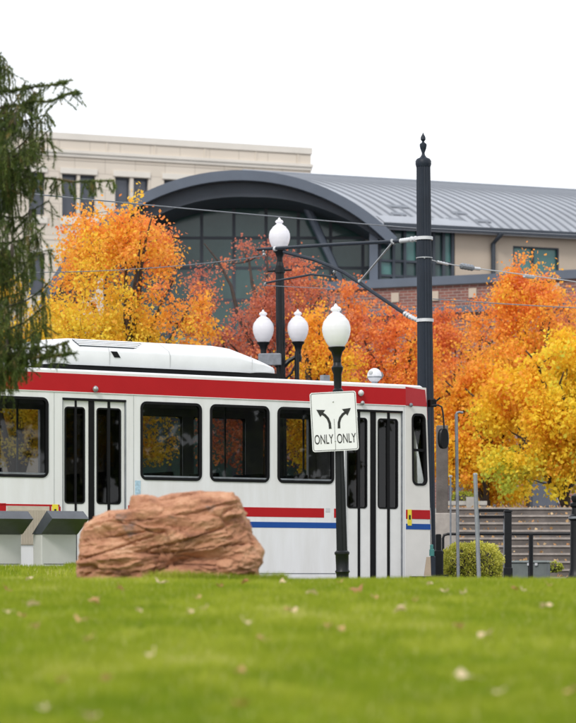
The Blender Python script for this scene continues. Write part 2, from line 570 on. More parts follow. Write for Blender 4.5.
def blades(n, xr, yr, hgt, wid, cond=None):
    y = yr[0] + (yr[1] - yr[0]) * RNG.random(n)
    x = (xr[0](y) + (xr[1](y) - xr[0](y)) * RNG.random(n))
    nx_, ny_ = 240, 360
    # height table for speed
    X0, X1, Y0, Y1 = -14, 16, -6, 38
    tab = TAB
    gi = np.clip(((x - X0) / (X1 - X0) * (tab.shape[1] - 1)).astype(int), 0, tab.shape[1] - 1)
    gj = np.clip(((y - Y0) / (Y1 - Y0) * (tab.shape[0] - 1)).astype(int), 0, tab.shape[0] - 1)
    z = tab[gj, gi]
    a = RNG.random(n) * 2 * PI
    h = hgt * (0.55 + 0.75 * RNG.random(n))
    # patchy length and tone
    pn = np.sin(x * 2.1 + np.sin(y * 1.3) * 2) * np.sin(y * 0.9 + x * 0.4) * 0.5 + 0.5
    h *= 0.8 + 0.35 * pn
    wv = wid * (0.7 + 0.6 * RNG.random(n))
    lean = h * (0.15 + 0.75 * RNG.random(n)); la = RNG.random(n) * 2 * PI
    V = np.zeros((n, 3, 3))
    V[:, 0] = np.stack([x - np.cos(a) * wv, y - np.sin(a) * wv, z - 0.004], 1)
    V[:, 1] = np.stack([x + np.cos(a) * wv, y + np.sin(a) * wv, z - 0.004], 1)
    V[:, 2] = np.stack([x + np.cos(la) * lean, y + np.sin(la) * lean, z + h], 1)
    def cellr(kx, ky, sd):
        cx_, cy_ = np.floor(x * kx + .3 * np.sin(y * 3)), np.floor(y * ky + .3 * np.sin(x * 4))
        v = np.sin(cx_ * 127.1 + cy_ * 311.7 + sd) * 43758.5453
        return v - np.floor(v)
    t = 0.12 + 0.26 * pn + 0.30 * cellr(3.1, 1.1, 1) * cellr(1.3, .5, 4) + .26 * cellr(9, 5, 2) + .22 * cellr(1.0, .9, 3) + .18 * (RNG.random(n) - .5)
    t = np.clip(t, 0, .95)
    V[:, 2, 2] += (h * .5 * (cellr(8, 6, 7) - .4))
    t[RNG.random(n) < 0.03] = 1.0
    return V.reshape(-1, 3), t


TAB = np.array([[lawn_z(-14 + 30 * i / 240, -6 + 44 * j / 440) for i in range(241)] for j in range(441)])
Va, ta = blades(430000, (lambda y: -0.14 * y - 0.9, lambda y: 0.14 * y + 0.9), (6.5, 25.5), 0.042, 0.0028)
Vb, tb = blades(60000, (lambda y: -9 + 0 * y, lambda y: -0.6 + 0 * y), (29.5, 36.5), 0.055, 0.006)
Vc, tc_ = blades(9000, (lambda y: -1.22 + 0 * y, lambda y: -.02 + 0 * y), (23.3, 23.95), 0.085, 0.0035)
Vd, td = blades(5000, (lambda y: -2.9 + 0 * y, lambda y: -2.25 + 0 * y), (35.2, 35.95), 0.10, 0.006)
g = link('grass', np_mesh('grass', np.concatenate([Va, Vb, Vc, Vd]), 3, np.concatenate([ta, tb, tc_, td])), M['grass'])
tag(g, 'bright green mown grass covering the lawn', 'grass', kind='stuff')

# ------------------------------------------------------------------ facade plane helper
class Plane:
    def __init__(s, xa, Za, VPx):
        s.V = VPx - 288
        s.yaw = math.atan(F / s.V) if s.V > 0 else -math.atan(F / -s.V)
        s.c, s.s = math.cos(s.yaw), math.sin(s.yaw)
        s.X0, s.Y0 = (xa - 288) / F * Za, Za

    def S(s, px, t=0.0):
        u = (px - 288) / F
        return (u * (s.Y0 + t * s.c) - s.X0 + t * s.s) / (s.c - u * s.s)

    def H(s, px, py, t=0.0):
        Z = s.Y0 + s.S(px, t) * s.s + t * s.c
        return EYE + (577 - py) / F * Z

    def pt(s, px, py, t=0.0):
        return (s.S(px, t), t, s.H(px, py, t))


# ================================================================== beige office block, far left
BP = Plane(311, 150, 7300)
bb = empty('office_building', (BP.X0, BP.Y0, 0), BP.yaw, 'beige stone office block with flat roof behind the orange tree at left', 'building')
S_, H_ = BP.S, BP.H
ztop = H_(311, 148)
sl = S_(-260)
wins = []
zt, zb = H_(122, 177), H_(122, 219)
fl = 4.3
for a, b_ in ((-130, -115), (-108, -92), (-78, -63), (-56, -40), (-24, -9), (-2, 14), (29, 45), (62, 77), (80, 95.5), (115, 130), (133.5, 148.5), (164, 179), (182.5, 198), (215, 230), (233, 248), (265, 280)):
    for k in range(5):
        wins.append((S_(a), S_(b_), zb - k * fl, zt - k * fl))
mb = MB().wall(sl, 0, 0, ztop - 0.35, wins, 0.5)
mb.box(-0.5, 0, 0.5, 28, 0, ztop - 0.35)
mb.box(sl, -0.5, 0.5, 28, ztop - 1.2, ztop - 0.8)
mb.build('wall', M['stone_beige'], bb)
MB().box(sl - 0.1, 0.06, -0.07, 28, ztop - 0.35, ztop).build('coping', M['stone_pale'], bb)
zc = H_(200, 161)
MB().box(sl - 0.1, 0.08, -0.16, 0.0, zc, zc + 0.16).box(sl - 0.1, 0.04, -0.09, 0.0, zc - 0.18, zc - 0.003).build('cornice', M['stone_pale'], bb)
jm = MB()
jx = [S_(x) for x in (10, 56, 107, 155, 205, 256, 298)]
jme = MB().box(-0.045, 0.045, -0.035, 0.0, zc + 0.17, ztop - 0.36).mesh('joint_cover')
for x in jx:
    o = link('joint_cover', jme, M['stone_beige'], bb); o.location = (x, 0, 0)
pane_me = None
wd = wins[0][1] - wins[0][0]
hd = zt - zb
pane_me = MB().box(0, 1, 0.30, 0.34, 0, 1).mesh('pane')
frame_me = MB().ring(0, 1, 0, 1, 0.05, 0.052, 0.22, 0.36).mesh('window_frame')
bar_me = MB().box(0.48, 0.52, 0.24, 0.30, 0.05, 0.95).mesh('bar')
for h in wins:
    if h[0] < S_(-60) : continue
    f_ = link('window', frame_me, M['slate_dark'], bb)
    f_.location = (h[0], 0, h[2]); f_.scale = (h[1] - h[0], 1, h[3] - h[2])
    link('pane', pane_me, M['bldg_glass_blue'], f_)
for a, b_ in ((-2, 14), (27, 47), (60, 97), (113, 150), (162, 199), (213, 249)):
    for k in range(3):
        z0 = zt + 0.02 - k * fl
        MB().box(S_(a), S_(b_), -0.08, 0.0, z0, z0 + 0.3).build('lintel', M['stone_pale'], bb)
    MB().box(S_(a), S_(b_), -0.1, 0.0, zb - 0.45, zb - 0.1).build('sill', M['stone_pale'], bb)
# thin course joints on the wall
for k in range(3):
    MB().box(sl, -0.02, -0.03, 0, zt - k * fl + 0.75, zt - k * fl + 0.80).build('string_course', M['stone_beige'], bb)

# ================================================================== arched-roof hall
HY = 95.0
hp = F / HY
arch = empty('arched_hall', (0, HY, 0), 0, 'hall with curved grey standing-seam roof, dark glass front and brick base', 'building')
ax_yaw = R(21.5)
axd = Vector((math.cos(ax_yaw), math.sin(ax_yaw), 0))
CX, CZ, RR = (240 - 288) / hp, EYE + (577 - 388) / hp, 215 / hp
A0, A1 = R(180 - 22), R(90 - 46.5)     # left and right end of the arc


def arc_pt(a, r, y=0.0):
    return Vector((CX + r * math.cos(a), y, CZ + r * math.sin(a)))


NSEG = 40
angs = [A0 + (A1 - A0) * i / NSEG for i in range(NSEG + 1)]
LEN = 27.0
def band(r0, r1, y0, y1, ext=None):
    mb = MB()
    vs = []
    for a in angs:
        for r, y in ((r1, y0), (r0, y0), (r0, y1), (r1, y1)):
            vs.append(arc_pt(a, r, y))
    fs = []
    for i in range(NSEG):
        for k in range(4):
            l = (k + 1) % 4
            fs.append((i * 4 + k, i * 4 + l, i * 4 + 4 + l, i * 4 + 4 + k))
    fs += [(0, 1, 2, 3), tuple(NSEG * 4 + k for k in (3, 2, 1, 0))]
    return mb.add(vs, fs)
# roof skin extruded along the axis
A2 = R(90 - 41.3)
angs2 = [R(98) + (A2 - R(98)) * i / NSEG for i in range(NSEG + 1)]
vs = []
for L in (0.0, LEN):
    for r in (RR - 0.12, RR):
        for a in angs2:
            vs.append(arc_pt(a, r) + axd * L)
n1 = NSEG + 1
fs = []
for i in range(NSEG):
    fs += [(n1 + i, n1 + i + 1, 3 * n1 + i + 1, 3 * n1 + i), (i + 1, i, 2 * n1 + i, 2 * n1 + i + 1), (i, i + 1, n1 + i + 1, n1 + i)]
fs += [(n1 - 1, 2 * n1 - 1, 4 * n1 - 1, 3 * n1 - 1), (0, 2 * n1, 3 * n1, n1)]
MB().add(vs, fs).build('roof', M['roof_metal'], arch, True)
sm = MB()
vs = []
for a in angs2:
    for r, dx in ((RR + 0.001, -0.025), (RR + 0.06, -0.02), (RR + 0.06, 0.02), (RR + 0.001, 0.025)):
        vs.append(arc_pt(a, r) + axd * dx)
fs = []
for i in range(NSEG):
    for k in range(3):
        fs.append((i * 4 + k, i * 4 + k + 1, i * 4 + 5 + k, i * 4 + 4 + k))
sme = sm.add(vs, fs).mesh('roof_seam')
L = 0.5
while L < LEN:
    o = link('roof_seam', sme, M['seam_metal'], arch); o.location = axd * L
    L += 0.395
band(RR - 0.30, RR + 0.05, -0.35, -0.002).build('arch_fascia', M['slate_trim'], arch, True)
band(RR - 0.12, RR + 0.02, 0.0, 9.0).build('vault', M['slate_dark'], arch, True)
vs = []
for a in angs:
    th_ = .50 * min(1, max(0, (a - A1) / .75)) ** .8 + .01
    for r, y in ((RR - .305, 0.12), (RR - .305 - th_, 0.12), (RR - .305 - th_ * 1.3, 1.9), (RR - .305, 1.9)):
        vs.append(arc_pt(a, r, y))
fs = [(i * 4 + k, i * 4 + (k + 1) % 4, i * 4 + 4 + (k + 1) % 4, i * 4 + 4 + k) for i in range(NSEG) for k in range(4)] + [(0, 1, 2, 3), tuple(NSEG * 4 + k for k in (3, 2, 1, 0))]
MB().add(vs, fs).build('arch_soffit', M['slate_dark'], arch, True)
MB().tube([arc_pt(PI / 2, RR + 0.05) + axd * 0.1, arc_pt(PI / 2, RR + 0.05) + axd * LEN], 0.09, 6).build('ridge_cap', M['seam_metal'], arch)
# glass front, recessed
def HP(px, py, t=0.0):
    Z = HY + t
    return ((px - 288) / F * Z, t, EYE + (577 - py) / F * Z)
gt = 2.2
gx0, gx1 = HP(105, 0, gt)[0], HP(395, 0, gt)[0]
ncol_, rows = 9, [HP(0, y, gt)[2] for y in (560, 480, 420, 370, 335, 300, 268, 238, 205, 178)]
xs_ = [gx0 + (gx1 - gx0) * i / ncol_ for i in range(ncol_ + 1)]
rg = random.Random(5)
for i in range(ncol_):
    for k in range(len(rows) - 1):
        x0, x1, z0, z1 = xs_[i] + 0.04, xs_[i + 1] - 0.04, rows[k] + 0.04, rows[k + 1] - 0.04
        def inside(x, z): return (x - CX) ** 2 + (z - CZ) ** 2 < (RR - 0.32) ** 2 or z < CZ
        if not (inside(x0, z0) or inside(x1, z0)): continue
        zz1 = [z1, z1]
        for q, x in enumerate((x0, x1)):
            d = (RR - 0.3) ** 2 - (x - CX) ** 2
            lim = CZ + math.sqrt(d) if d > 0 else z0 + 0.1
            zz1[q] = max(z0 + 0.02, min(z1, lim))
        dy = [rg.uniform(-0.02, 0.02) for _ in range(4)]
        MB().add([(x0, gt + dy[0], z0), (x1, gt + dy[1], z0), (x1, gt + dy[2], zz1[1]), (x0, gt + dy[3], zz1[0]),
                  (x0, gt + .06, z0), (x1, gt + .06, z0), (x1, gt + .06, zz1[1]), (x0, gt + .06, zz1[0])],
                 [(0, 1, 2, 3), (0, 4, 5, 1), (1, 5, 6, 2), (2, 6, 7, 3), (3, 7, 4, 0), (7, 6, 5, 4)]).build('pane', M['bldg_glass_teal'] if (i, k) in ((7, 3), (8, 4), (7, 4), (2, 3)) else M['bldg_glass'], arch)
for x in xs_:
    d = (RR - 0.3) ** 2 - (x - CX) ** 2
    top = CZ + (math.sqrt(d) if d > 0 else 0)
    MB().box(x - 0.055, x + 0.055, gt - 0.025, gt + 0.10, 0, top).build('mullion', M['slate_dark'], arch)
for z in rows:
    d = (RR - 0.3) ** 2 - max(0, z - CZ) ** 2
    hw = math.sqrt(max(d, 0))
    MB().box(max(gx0, CX - hw), min(gx1, CX + hw), gt - 0.02, gt + 0.09, z - 0.05, z + 0.05).build('transom', M['slate_dark'], arch)
# posts: one slanted, one upright
a_, b_ = Vector(HP(299, 190, 1.3)), Vector(HP(325, 246, 1.3)); c_ = Vector(HP(350, 300, 1.3))
MB().tube([a_, b_, c_], [0.17, 0.14, 0.12], 8).build('slanted_column', M['slate_trim'], arch, True)
x0, _, z1 = HP(369.5, 218, 0.2); x1 = HP(378, 0, 0.2)[0]
MB().box(x0, x1, 0.2, 0.55, 0, z1).build('column', M['slate_trim'], arch)
# long side wall under the eave, parallel to the roof axis
EP = Plane(381, HY + 0.4, 288 + F / math.tan(ax_yaw))
sw = empty('side_wall', (EP.X0, 0.4, 0), EP.yaw)
sw.parent = arch
S_, H_ = EP.S, EP.H
ez = EP.H(400, 229.5)
wx0, wx1 = S_(513), S_(559)
wz0, wz1 = H_(536, 283), H_(536, 247)
MB().wall(S_(455), S_(700), 3, ez, [(wx0, wx1, wz0, wz1)], 0.3).build('wall', M['stucco'], sw)
o = MB().ring(wx0, wx1, wz0, wz1, 0.05, 0.052, 0.02, 0.12).box((wx0 * .55 + wx1 * .45) - .025, (wx0 * .55 + wx1 * .45) + .025, 0.03, 0.11, wz0 + .05, wz1 - .05).build('window', M['slate_dark'], sw)
MB().box(wx0 + .04, wx1 - .04, 0.13, 0.16, wz0 + .04, wz1 - .04).build('pane', M['bldg_glass_teal'], o)
gxs = [S_(x) for x in (380, 394, 405, 418, 434, 444, 453)]
gz = [4.0, H_(420, 277), H_(420, 262), ez]
for i in range(len(gxs) - 1):
    for k in range(3):
        MB().box(gxs[i] + .03, gxs[i + 1] - .03, 0.12, 0.15, gz[k] + .03, gz[k + 1] - .03).build('pane', M['bldg_glass_teal'] if (i + k) % 3 == 1 else M['bldg_glass'], sw)
fr = MB()
for x in gxs: fr.box(x - .05, x + .05, 0.0, 0.11, 4.0, ez)
for z in gz[1:3]: fr.box(gxs[0], gxs[-1], 0.01, 0.10, z - .04, z + .04)
fr.build('glazing_frame', M['slate_dark'], sw)
MB().box(S_(380), S_(700), -0.50, 0.35, ez - .02, ez + 0.16).build('eave_fascia', M['slate_dark'], sw)
x = S_(492)
MB().tube([(x + .15, -0.5, ez), (x + .1, -0.45, ez - .1), (x, -0.1, ez - .35), (x, -0.1, 3)], 0.085, 8).build('downspout', M['slate_dark'], sw, True)
# low snow-guard roof patch and vents near the eave
def roofpt(px, py):
    # intersect the view ray with the roof cylinder surface (right flank)
    u = (px - 288) / F; v = (577 - py) / F
    best = None
    for i in range(900):
        L = i * 0.03
        # point on ray at Y: Y = HY + L*sin ; find a such that x,z match x only
        Y = HY + axd.y * L
        X = u * Y - axd.x * L
        if abs(X - CX) > RR: continue
        z = CZ + math.sqrt(RR * RR - (X - CX) ** 2)
        e = abs(z - (EYE + v * Y))
        if X > CX and (best is None or e < best[0]): best = (e, L, X, z)
    _, L, X, z = best
    return Vector((X, 0, z)) + axd * L, L, math.atan2(z - CZ, X - CX)
for px, py, wpx in ((388, 208, 22), (393, 216, 14), (420, 221, 14), (453, 215, 15), (448, 221.5, 15), (477, 223, 15)):
    p, L, a = roofpt(px, py)
    o = MB()
    q = []
    for dl, da in ((0, 0), (wpx / hp, 0), (wpx / hp, 0.018), (0, 0.018)):
        q.append(arc_pt(a + da, RR + 0.02) + axd * (L + dl))
    q2 = [arc_pt(a + da, RR + 0.075) + axd * (L + dl) for dl, da in ((0, 0), (wpx / hp, 0), (wpx / hp, 0.018), (0, 0.018))]
    o.hexa(q + q2).build('roof_vent', M['seam_metal'], arch)
q = [roofpt(x, y) for x, y in ((386, 222), (392, 229), (497, 234), (484, 228))]
q = []
La, Lb = roofpt(386, 226)[1], roofpt(490, 231)[1]
aE = A2 + 0.004
vs = []
for a in (aE, aE + .035, aE + .07):
    vs += [arc_pt(a, RR + 0.075) + axd * La, arc_pt(a, RR + 0.075) + axd * (Lb - (a - aE) * 12)]
MB().add(vs, [(0, 1, 3, 2), (2, 3, 5, 4)]).build('eave_flashing', M['roof_metal'], arch)
# gable return at the back so the roof is closed
MB().box(HP(392, 0)[0], HP(392, 0)[0] + .3, 1.0, 9.5, 0, ez - .1).build('inner_wall', M['stucco'], arch)

# brick wing in front, its top edge rising to the right
WP = Plane(520, 90.5, -5600)
bw = empty('brick_wing', (WP.X0, WP.Y0, 0), WP.yaw, 'low red brick wing with slate ledges below the curved roof', 'building')
S_, H_ = WP.S, WP.H
zt = H_(430, 277)
wl, wr = S_(330), S_(640)
holes = []
MB().wall(wl, wr, 0, zt - 0.3, holes, 0.4).box(wl, wl + .4, .4, 2.0, 0, zt - .3).build('wall', M['brick'], bw)
MB().box(wl - .1, wr, -0.15, 3.0, zt - 0.3, zt - 0.12).box(wl - .06, wr, -0.08, 3.0, zt - 0.12, zt).build('ledge', M['slate_trim'], bw)
z2 = H_(430, 311)
MB().box(wl - .1, wr, -0.25, -0.003, z2 - .12, z2 + .1).build('ledge', M['slate_trim'], bw)
z3 = H_(470, 462)
MB().box(wl - .1, wr, -0.06, -0.003, z3 - .2, z3 + .25).build('stone_band', M['stone_beige'], bw)
for px, py in ((395.5, 297.5), (435, 296), (473, 293), (515, 291), (556, 288)):
    x, z = S_(px), H_(px, py)
    MB().box(x - .14, x + .14, -0.05, -0.002, z - .16, z + .16).build('stone_block', M['stucco'], bw)
for px in (463, 497, 545):
    x, z = S_(px), H_(px, 490)
    o = MB().ring(x - .5, x + .5, z - .6, z + .7, .06, .062, -0.06, -0.003).build('window', M['slate_dark'], bw)
    MB().box(x - .45, x + .45, -0.03, -0.004, z - .55, z + .65).build('pane', M['bldg_glass_blue'], o)

# ================================================================== tram
TP = Plane(432, 43.03, 4570)
tram = empty('tram', (TP.X0, TP.Y0, 0), TP.yaw, 'white light rail tram with red roof band and red and blue stripes', 'tram')
S_, H_ = TP.S, TP.H
TL = -14.0
TWID = 2.65
zr = H_(300, 381.6)                 # roof edge
zb_ = 0.30
CABS = S_(405.5)
fnI = lambda x, y, z: (x, y, z)
def cabfn(x, y, z):
    t = max(0.0, (x - CABS) / (0 - CABS))
    zz = max(0, (z - 1.0) / 2.4)
    return (x - 0.10 * t * zz + 0.04 * t, y + 0.075 * t, z)

WIN = [(-120, -60, 390, 470), (-44, 48.3, 396.8, 477), (140.3, 201.7, 402.3, 480.0), (209.8, 269.3, 405.2, 482.3), (277.3, 334.0, 408.0, 484.3)]
wz1 = H_(170, 402.3); wz0 = H_(170, 480.5)
wrect = [(S_(a), S_(b)) for a, b, _, _ in WIN]
DOORS = [(S_(62.3), S_(126)), (S_(345.2), S_(402.6))]
dz1 = H_(95, 400.5)
holes = [(a + .03, b - .03, wz0 + .03, wz1 - .03) for a, b in wrect if b > TL] + [(a, b, zb_, dz1) for a, b in DOORS]
holes = [h for h in holes if h[0] > TL]
MB().wall(TL, CABS, zb_, zr, holes, 0.07).build('side_panel', M['tram_white'], tram)
# far side with the same window openings
far = MB().wall(TL, CABS, zb_, zr, [(a + .03, b - .03, wz0 + .03, wz1 - .03) for a, b in wrect if a > TL] + [(DOORS[0][0] + .1, DOORS[0][1] - .1, 1.4, wz1), (DOORS[1][0] + .1, DOORS[1][1] - .1, 1.4, wz1)], 0.07,
                fn=lambda x, y, z: (x, TWID - 0.07 + y, z))
far.build('side_panel', M['tram_white'], tram)
# cab side
cw = (S_(413.0), S_(429.8), H_(421, 485.5), H_(421, 413.4))
MB().wall(CABS, 0, zb_, zr, [(cw[0] + .03, cw[1] - .03, cw[2] + .03, cw[3] - .03)], 0.06, cabfn).build('cab_side', M['cab_white'], tram)
MB().wall(CABS, 0, zb_, zr, [(cw[0] + .03, cw[1] - .03, cw[2] + .03, cw[3] - .03)], 0.06, lambda x, y, z: (cabfn(x, 0, z)[0], TWID - cabfn(x, 0, z)[1] - y, z)).build('cab_side', M['cab_white'], tram)
MB().ring(cw[0], cw[1], cw[2], cw[3], 0.035, 0.10, -0.012, 0.05, cabfn).build('cab_window', M['rubber'], tram, True)
zs = H_(421, 450)
MB().hexa([cabfn(cw[0] + .03, 0.0, zs - .02), cabfn(cw[1] - .03, 0.0, zs - .02), cabfn(cw[1] - .03, .03, zs - .02), cabfn(cw[0] + .03, .03, zs - .02),
           cabfn(cw[0] + .03, 0.0, zs + .02), cabfn(cw[1] - .03, 0.0, zs + .02), cabfn(cw[1] - .03, .03, zs + .02), cabfn(cw[0] + .03, .03, zs + .02)]).build('sash_bar', M['rubber'], tram)
MB().hexa([cabfn(cw[0] + .03, 0.032, cw[2] + .03), cabfn(cw[1] - .03, 0.032, cw[2] + .03), cabfn(cw[1] - .03, .038, cw[2] + .03), cabfn(cw[0] + .03, .038, cw[2] + .03),
           cabfn(cw[0] + .03, 0.032, cw[3] - .03), cabfn(cw[1] - .03, 0.032, cw[3] - .03), cabfn(cw[1] - .03, .038, cw[3] - .03), cabfn(cw[0] + .03, .038, cw[3] - .03)]).build('cab_glass', M['cab_glass'], tram)
# nose: outline in plan lofted through three heights
def nose(z):
    e = cabfn(0, 0, z)
    out = [(e[0], e[1]), (e[0] + .075, .17), (e[0] + .16, .45), (e[0] + .24, .9), (e[0] + .26, TWID / 2)]
    return out + [(x, TWID - y) for x, y in reversed(out[:-1])]
def loft(zs, idx=None):
    mb = MB(); vs = []
    for z in zs:
        n = nose(z)
        if idx: n = n[idx[0]:idx[1] + 1]
        vs += [(x, y, z) for x, y in n]
    k = len(vs) // len(zs)
    fs = [(r * k + i, r * k + i + 1, (r + 1) * k + i + 1, (r + 1) * k + i) for r in range(len(zs) - 1) for i in range(k - 1)]
    return mb.add(vs, fs)
loft([zb_, 1.0, 1.55]).build('front_panel', M['cab_white'], tram, True)
loft([1.55, 2.2, 2.95], (1, 7)).build('windscreen', M['cab_glass'], tram, True)
loft([1.55, 2.2, 2.95], (0, 1)).build('corner_pillar', M['rubber'], tram, True)
loft([1.55, 2.2, 2.95], (7, 8)).build('corner_pillar', M['rubber'], tram, True)
loft([2.95, zr]).build('front_band', M['cab_red_lit'], tram, True)
# roof
prof = [(0.0, zr - .002), (0.012, zr + 0.018), (0.05, zr + .032), (0.5, zr + .045), (TWID / 2, zr + .055), (TWID - .5, zr + .045), (TWID - .05, zr + .032), (TWID - .012, zr + .018), (TWID, zr - .002)]
secs = [(TL, 0, 0), (CABS, 0, 0), (-0.16, .06, 0.0), (-0.08, .10, -0.03), (-0.03, .25, -0.08)]
vs = []
for s0, ins, dz in secs:
    for t, z in prof:
        tt = ins + (TWID - 2 * ins) * t / TWID
        vs.append((s0, tt, z if z < zr else zr + (z - zr) + dz * (z > zr + .001)))
k = len(prof)
fs = [(r * k + i, r * k + i + 1, (r + 1) * k + i + 1, (r + 1) * k + i) for r in range(len(secs) - 1) for i in range(k - 1)]
fs.append(tuple((len(secs) - 1) * k + i for i in range(k)))
MB().add(vs, [f[::-1] for f in fs]).build('roof', M['roof_white'], tram, True)
# red band
bz1, bz0 = H_(200, 379.4), H_(200, 396.9)
MB().box(TL, CABS, -0.006, 0.0, bz0, bz1).build('roof_band', M['tram_red'], tram)
tb_ = MB()
tb_.hexa([cabfn(CABS, -.006, bz0), cabfn(0, -.006, bz0), cabfn(0, .0, bz0), cabfn(CABS, .0, bz0),
          cabfn(CABS, -.006, bz1 + .03), cabfn(-.03, -.006, bz1 + .0), cabfn(-.03, .0, bz1 + .0), cabfn(CABS, .0, bz1 + .03)])
tb_.build('roof_band', M['cab_red_lit'], tram)
MB().box(TL, CABS, -0.012, 0.0, bz0 - .012, bz0 - .001).build('drip_rail', M['tram_white'], tram)
# stripes
rz1, rz0 = H_(300, 508.0), H_(300, 517.3)
uz1, uz0 = H_(300, 522.3), H_(300, 528.0)
for a, b in ((TL, S_(6)), (S_(128), S_(324)), (S_(334), S_(344.6))):
    MB().box(a, b, -0.003, 0, rz0, rz1).build('red_stripe', M['tram_red'], tram)
for a, b in ((TL, S_(6)), (S_(128), S_(344.6))):
    MB().box(a, b, -0.003, 0, uz0, uz1).build('blue_stripe', M['tram_blue'], tram)
def cbox(a, b, z0, z1, th=.004):
    return MB().hexa([cabfn(a, -th, z0), cabfn(b, -th, z0), cabfn(b, 0, z0), cabfn(a, 0, z0), cabfn(a, -th, z1), cabfn(b, -th, z1), cabfn(b, 0, z1), cabfn(a, 0, z1)])
cbox(S_(406), S_(431.8), rz0, rz1).build('red_stripe', M['tram_red'], tram)
cbox(S_(406), S_(431.8), uz0, uz1).build('blue_stripe', M['tram_blue'], tram)
o = cbox(S_(407.6), S_(411.8), H_(410, 525.5), H_(410, 509.5), .008).build('sticker', M['sticker_yellow'], tram)
cbox(S_(408.7), S_(410.7), H_(410, 519.5), H_(410, 515), .011).build('symbol', M['sign_black'], o)
MB().box(S_(325.5), S_(330), -.004, 0, H_(328, 512), H_(328, 508)).build('sticker', M['pale_insulator'], tram)
# thin red frame, yellow sticker and beige ribbed vent by the left door
MB().box(S_(0), S_(59.5), -.003, 0, H_(30, 506), H_(30, 504.2)).box(S_(49.5), S_(51.2), -.0031, 0, H_(30, 511), H_(30, 506.1)).box(S_(58.6), S_(60.5), -.0032, 0, H_(30, 511), H_(30, 506.1)).build('red_stripe', M['tram_red'], tram)
o = MB().box(S_(52), S_(58), -.006, 0, H_(55, 514), H_(55, 504.4)).build('sticker', M['sticker_yellow'], tram)
MB().box(S_(54), S_(56), -.009, -.0061, H_(55, 512), H_(55, 509)).build('symbol', M['sign_black'], o)
va, vb, vz0, vz1 = S_(7), S_(49), H_(28, 545), H_(28, 506.3)
vp = MB().box(va, vb, -.012, -.004, vz0, vz1).build('side_vent', M['vent_beige'], tram)
rm = MB().box(-.006, .006, -.022, -.0125, vz0 + .01, vz1 - .05).mesh('slat')
n_ = 26
for i in range(n_):
    o = link('slat', rm, M['vent_beige'], vp); o.location = (va + .02 + (vb - va - .04) * i / (n_ - 1), 0, 0)
MB().box(S_(135), S_(140.5), -.004, 0, H_(137, 498), H_(137, 480.5)).build('sticker', M['sticker_blue'], tram)
MB().box(S_(133.5), S_(137), -.005, -0.0041, H_(137, 512), H_(137, 503)).build('sticker', M['sticker_yellow'], tram)
# skirt seam and panel seams
MB().box(S_(128), S_(344), -.004, 0, H_(300, 573.8), H_(300, 573.1)).build('skirt_seam', M['dull_steel'], tram)
for px in (54, 133.5, 342, 404):
    MB().box(S_(px) - .004, S_(px) + .004, -.0035, 0, zb_, bz0 - .02).build('panel_seam', M['grille'], tram)
# windows
for a, b in wrect:
    if a < TL: a = TL + .1
    f_ = MB().ring(a, b, wz0, wz1, 0.038, 0.10, -0.012, 0.05).build('window', M['rubber'], tram, True)
    MB().box(a + .035, b - .035, 0.018, 0.024, wz0 + .035, wz1 - .035).build('pane', M['tram_glass'], f_)
    MB().box(a + .04, b - .04, .0, .015, wz0 + .045, wz0 + .07).build('sill', M['dull_steel'], f_)
    MB().ring(a, b, wz0, wz1, 0.038, 0.10, TWID - .05, TWID + .012).build('window', M['rubber'], tram, True)
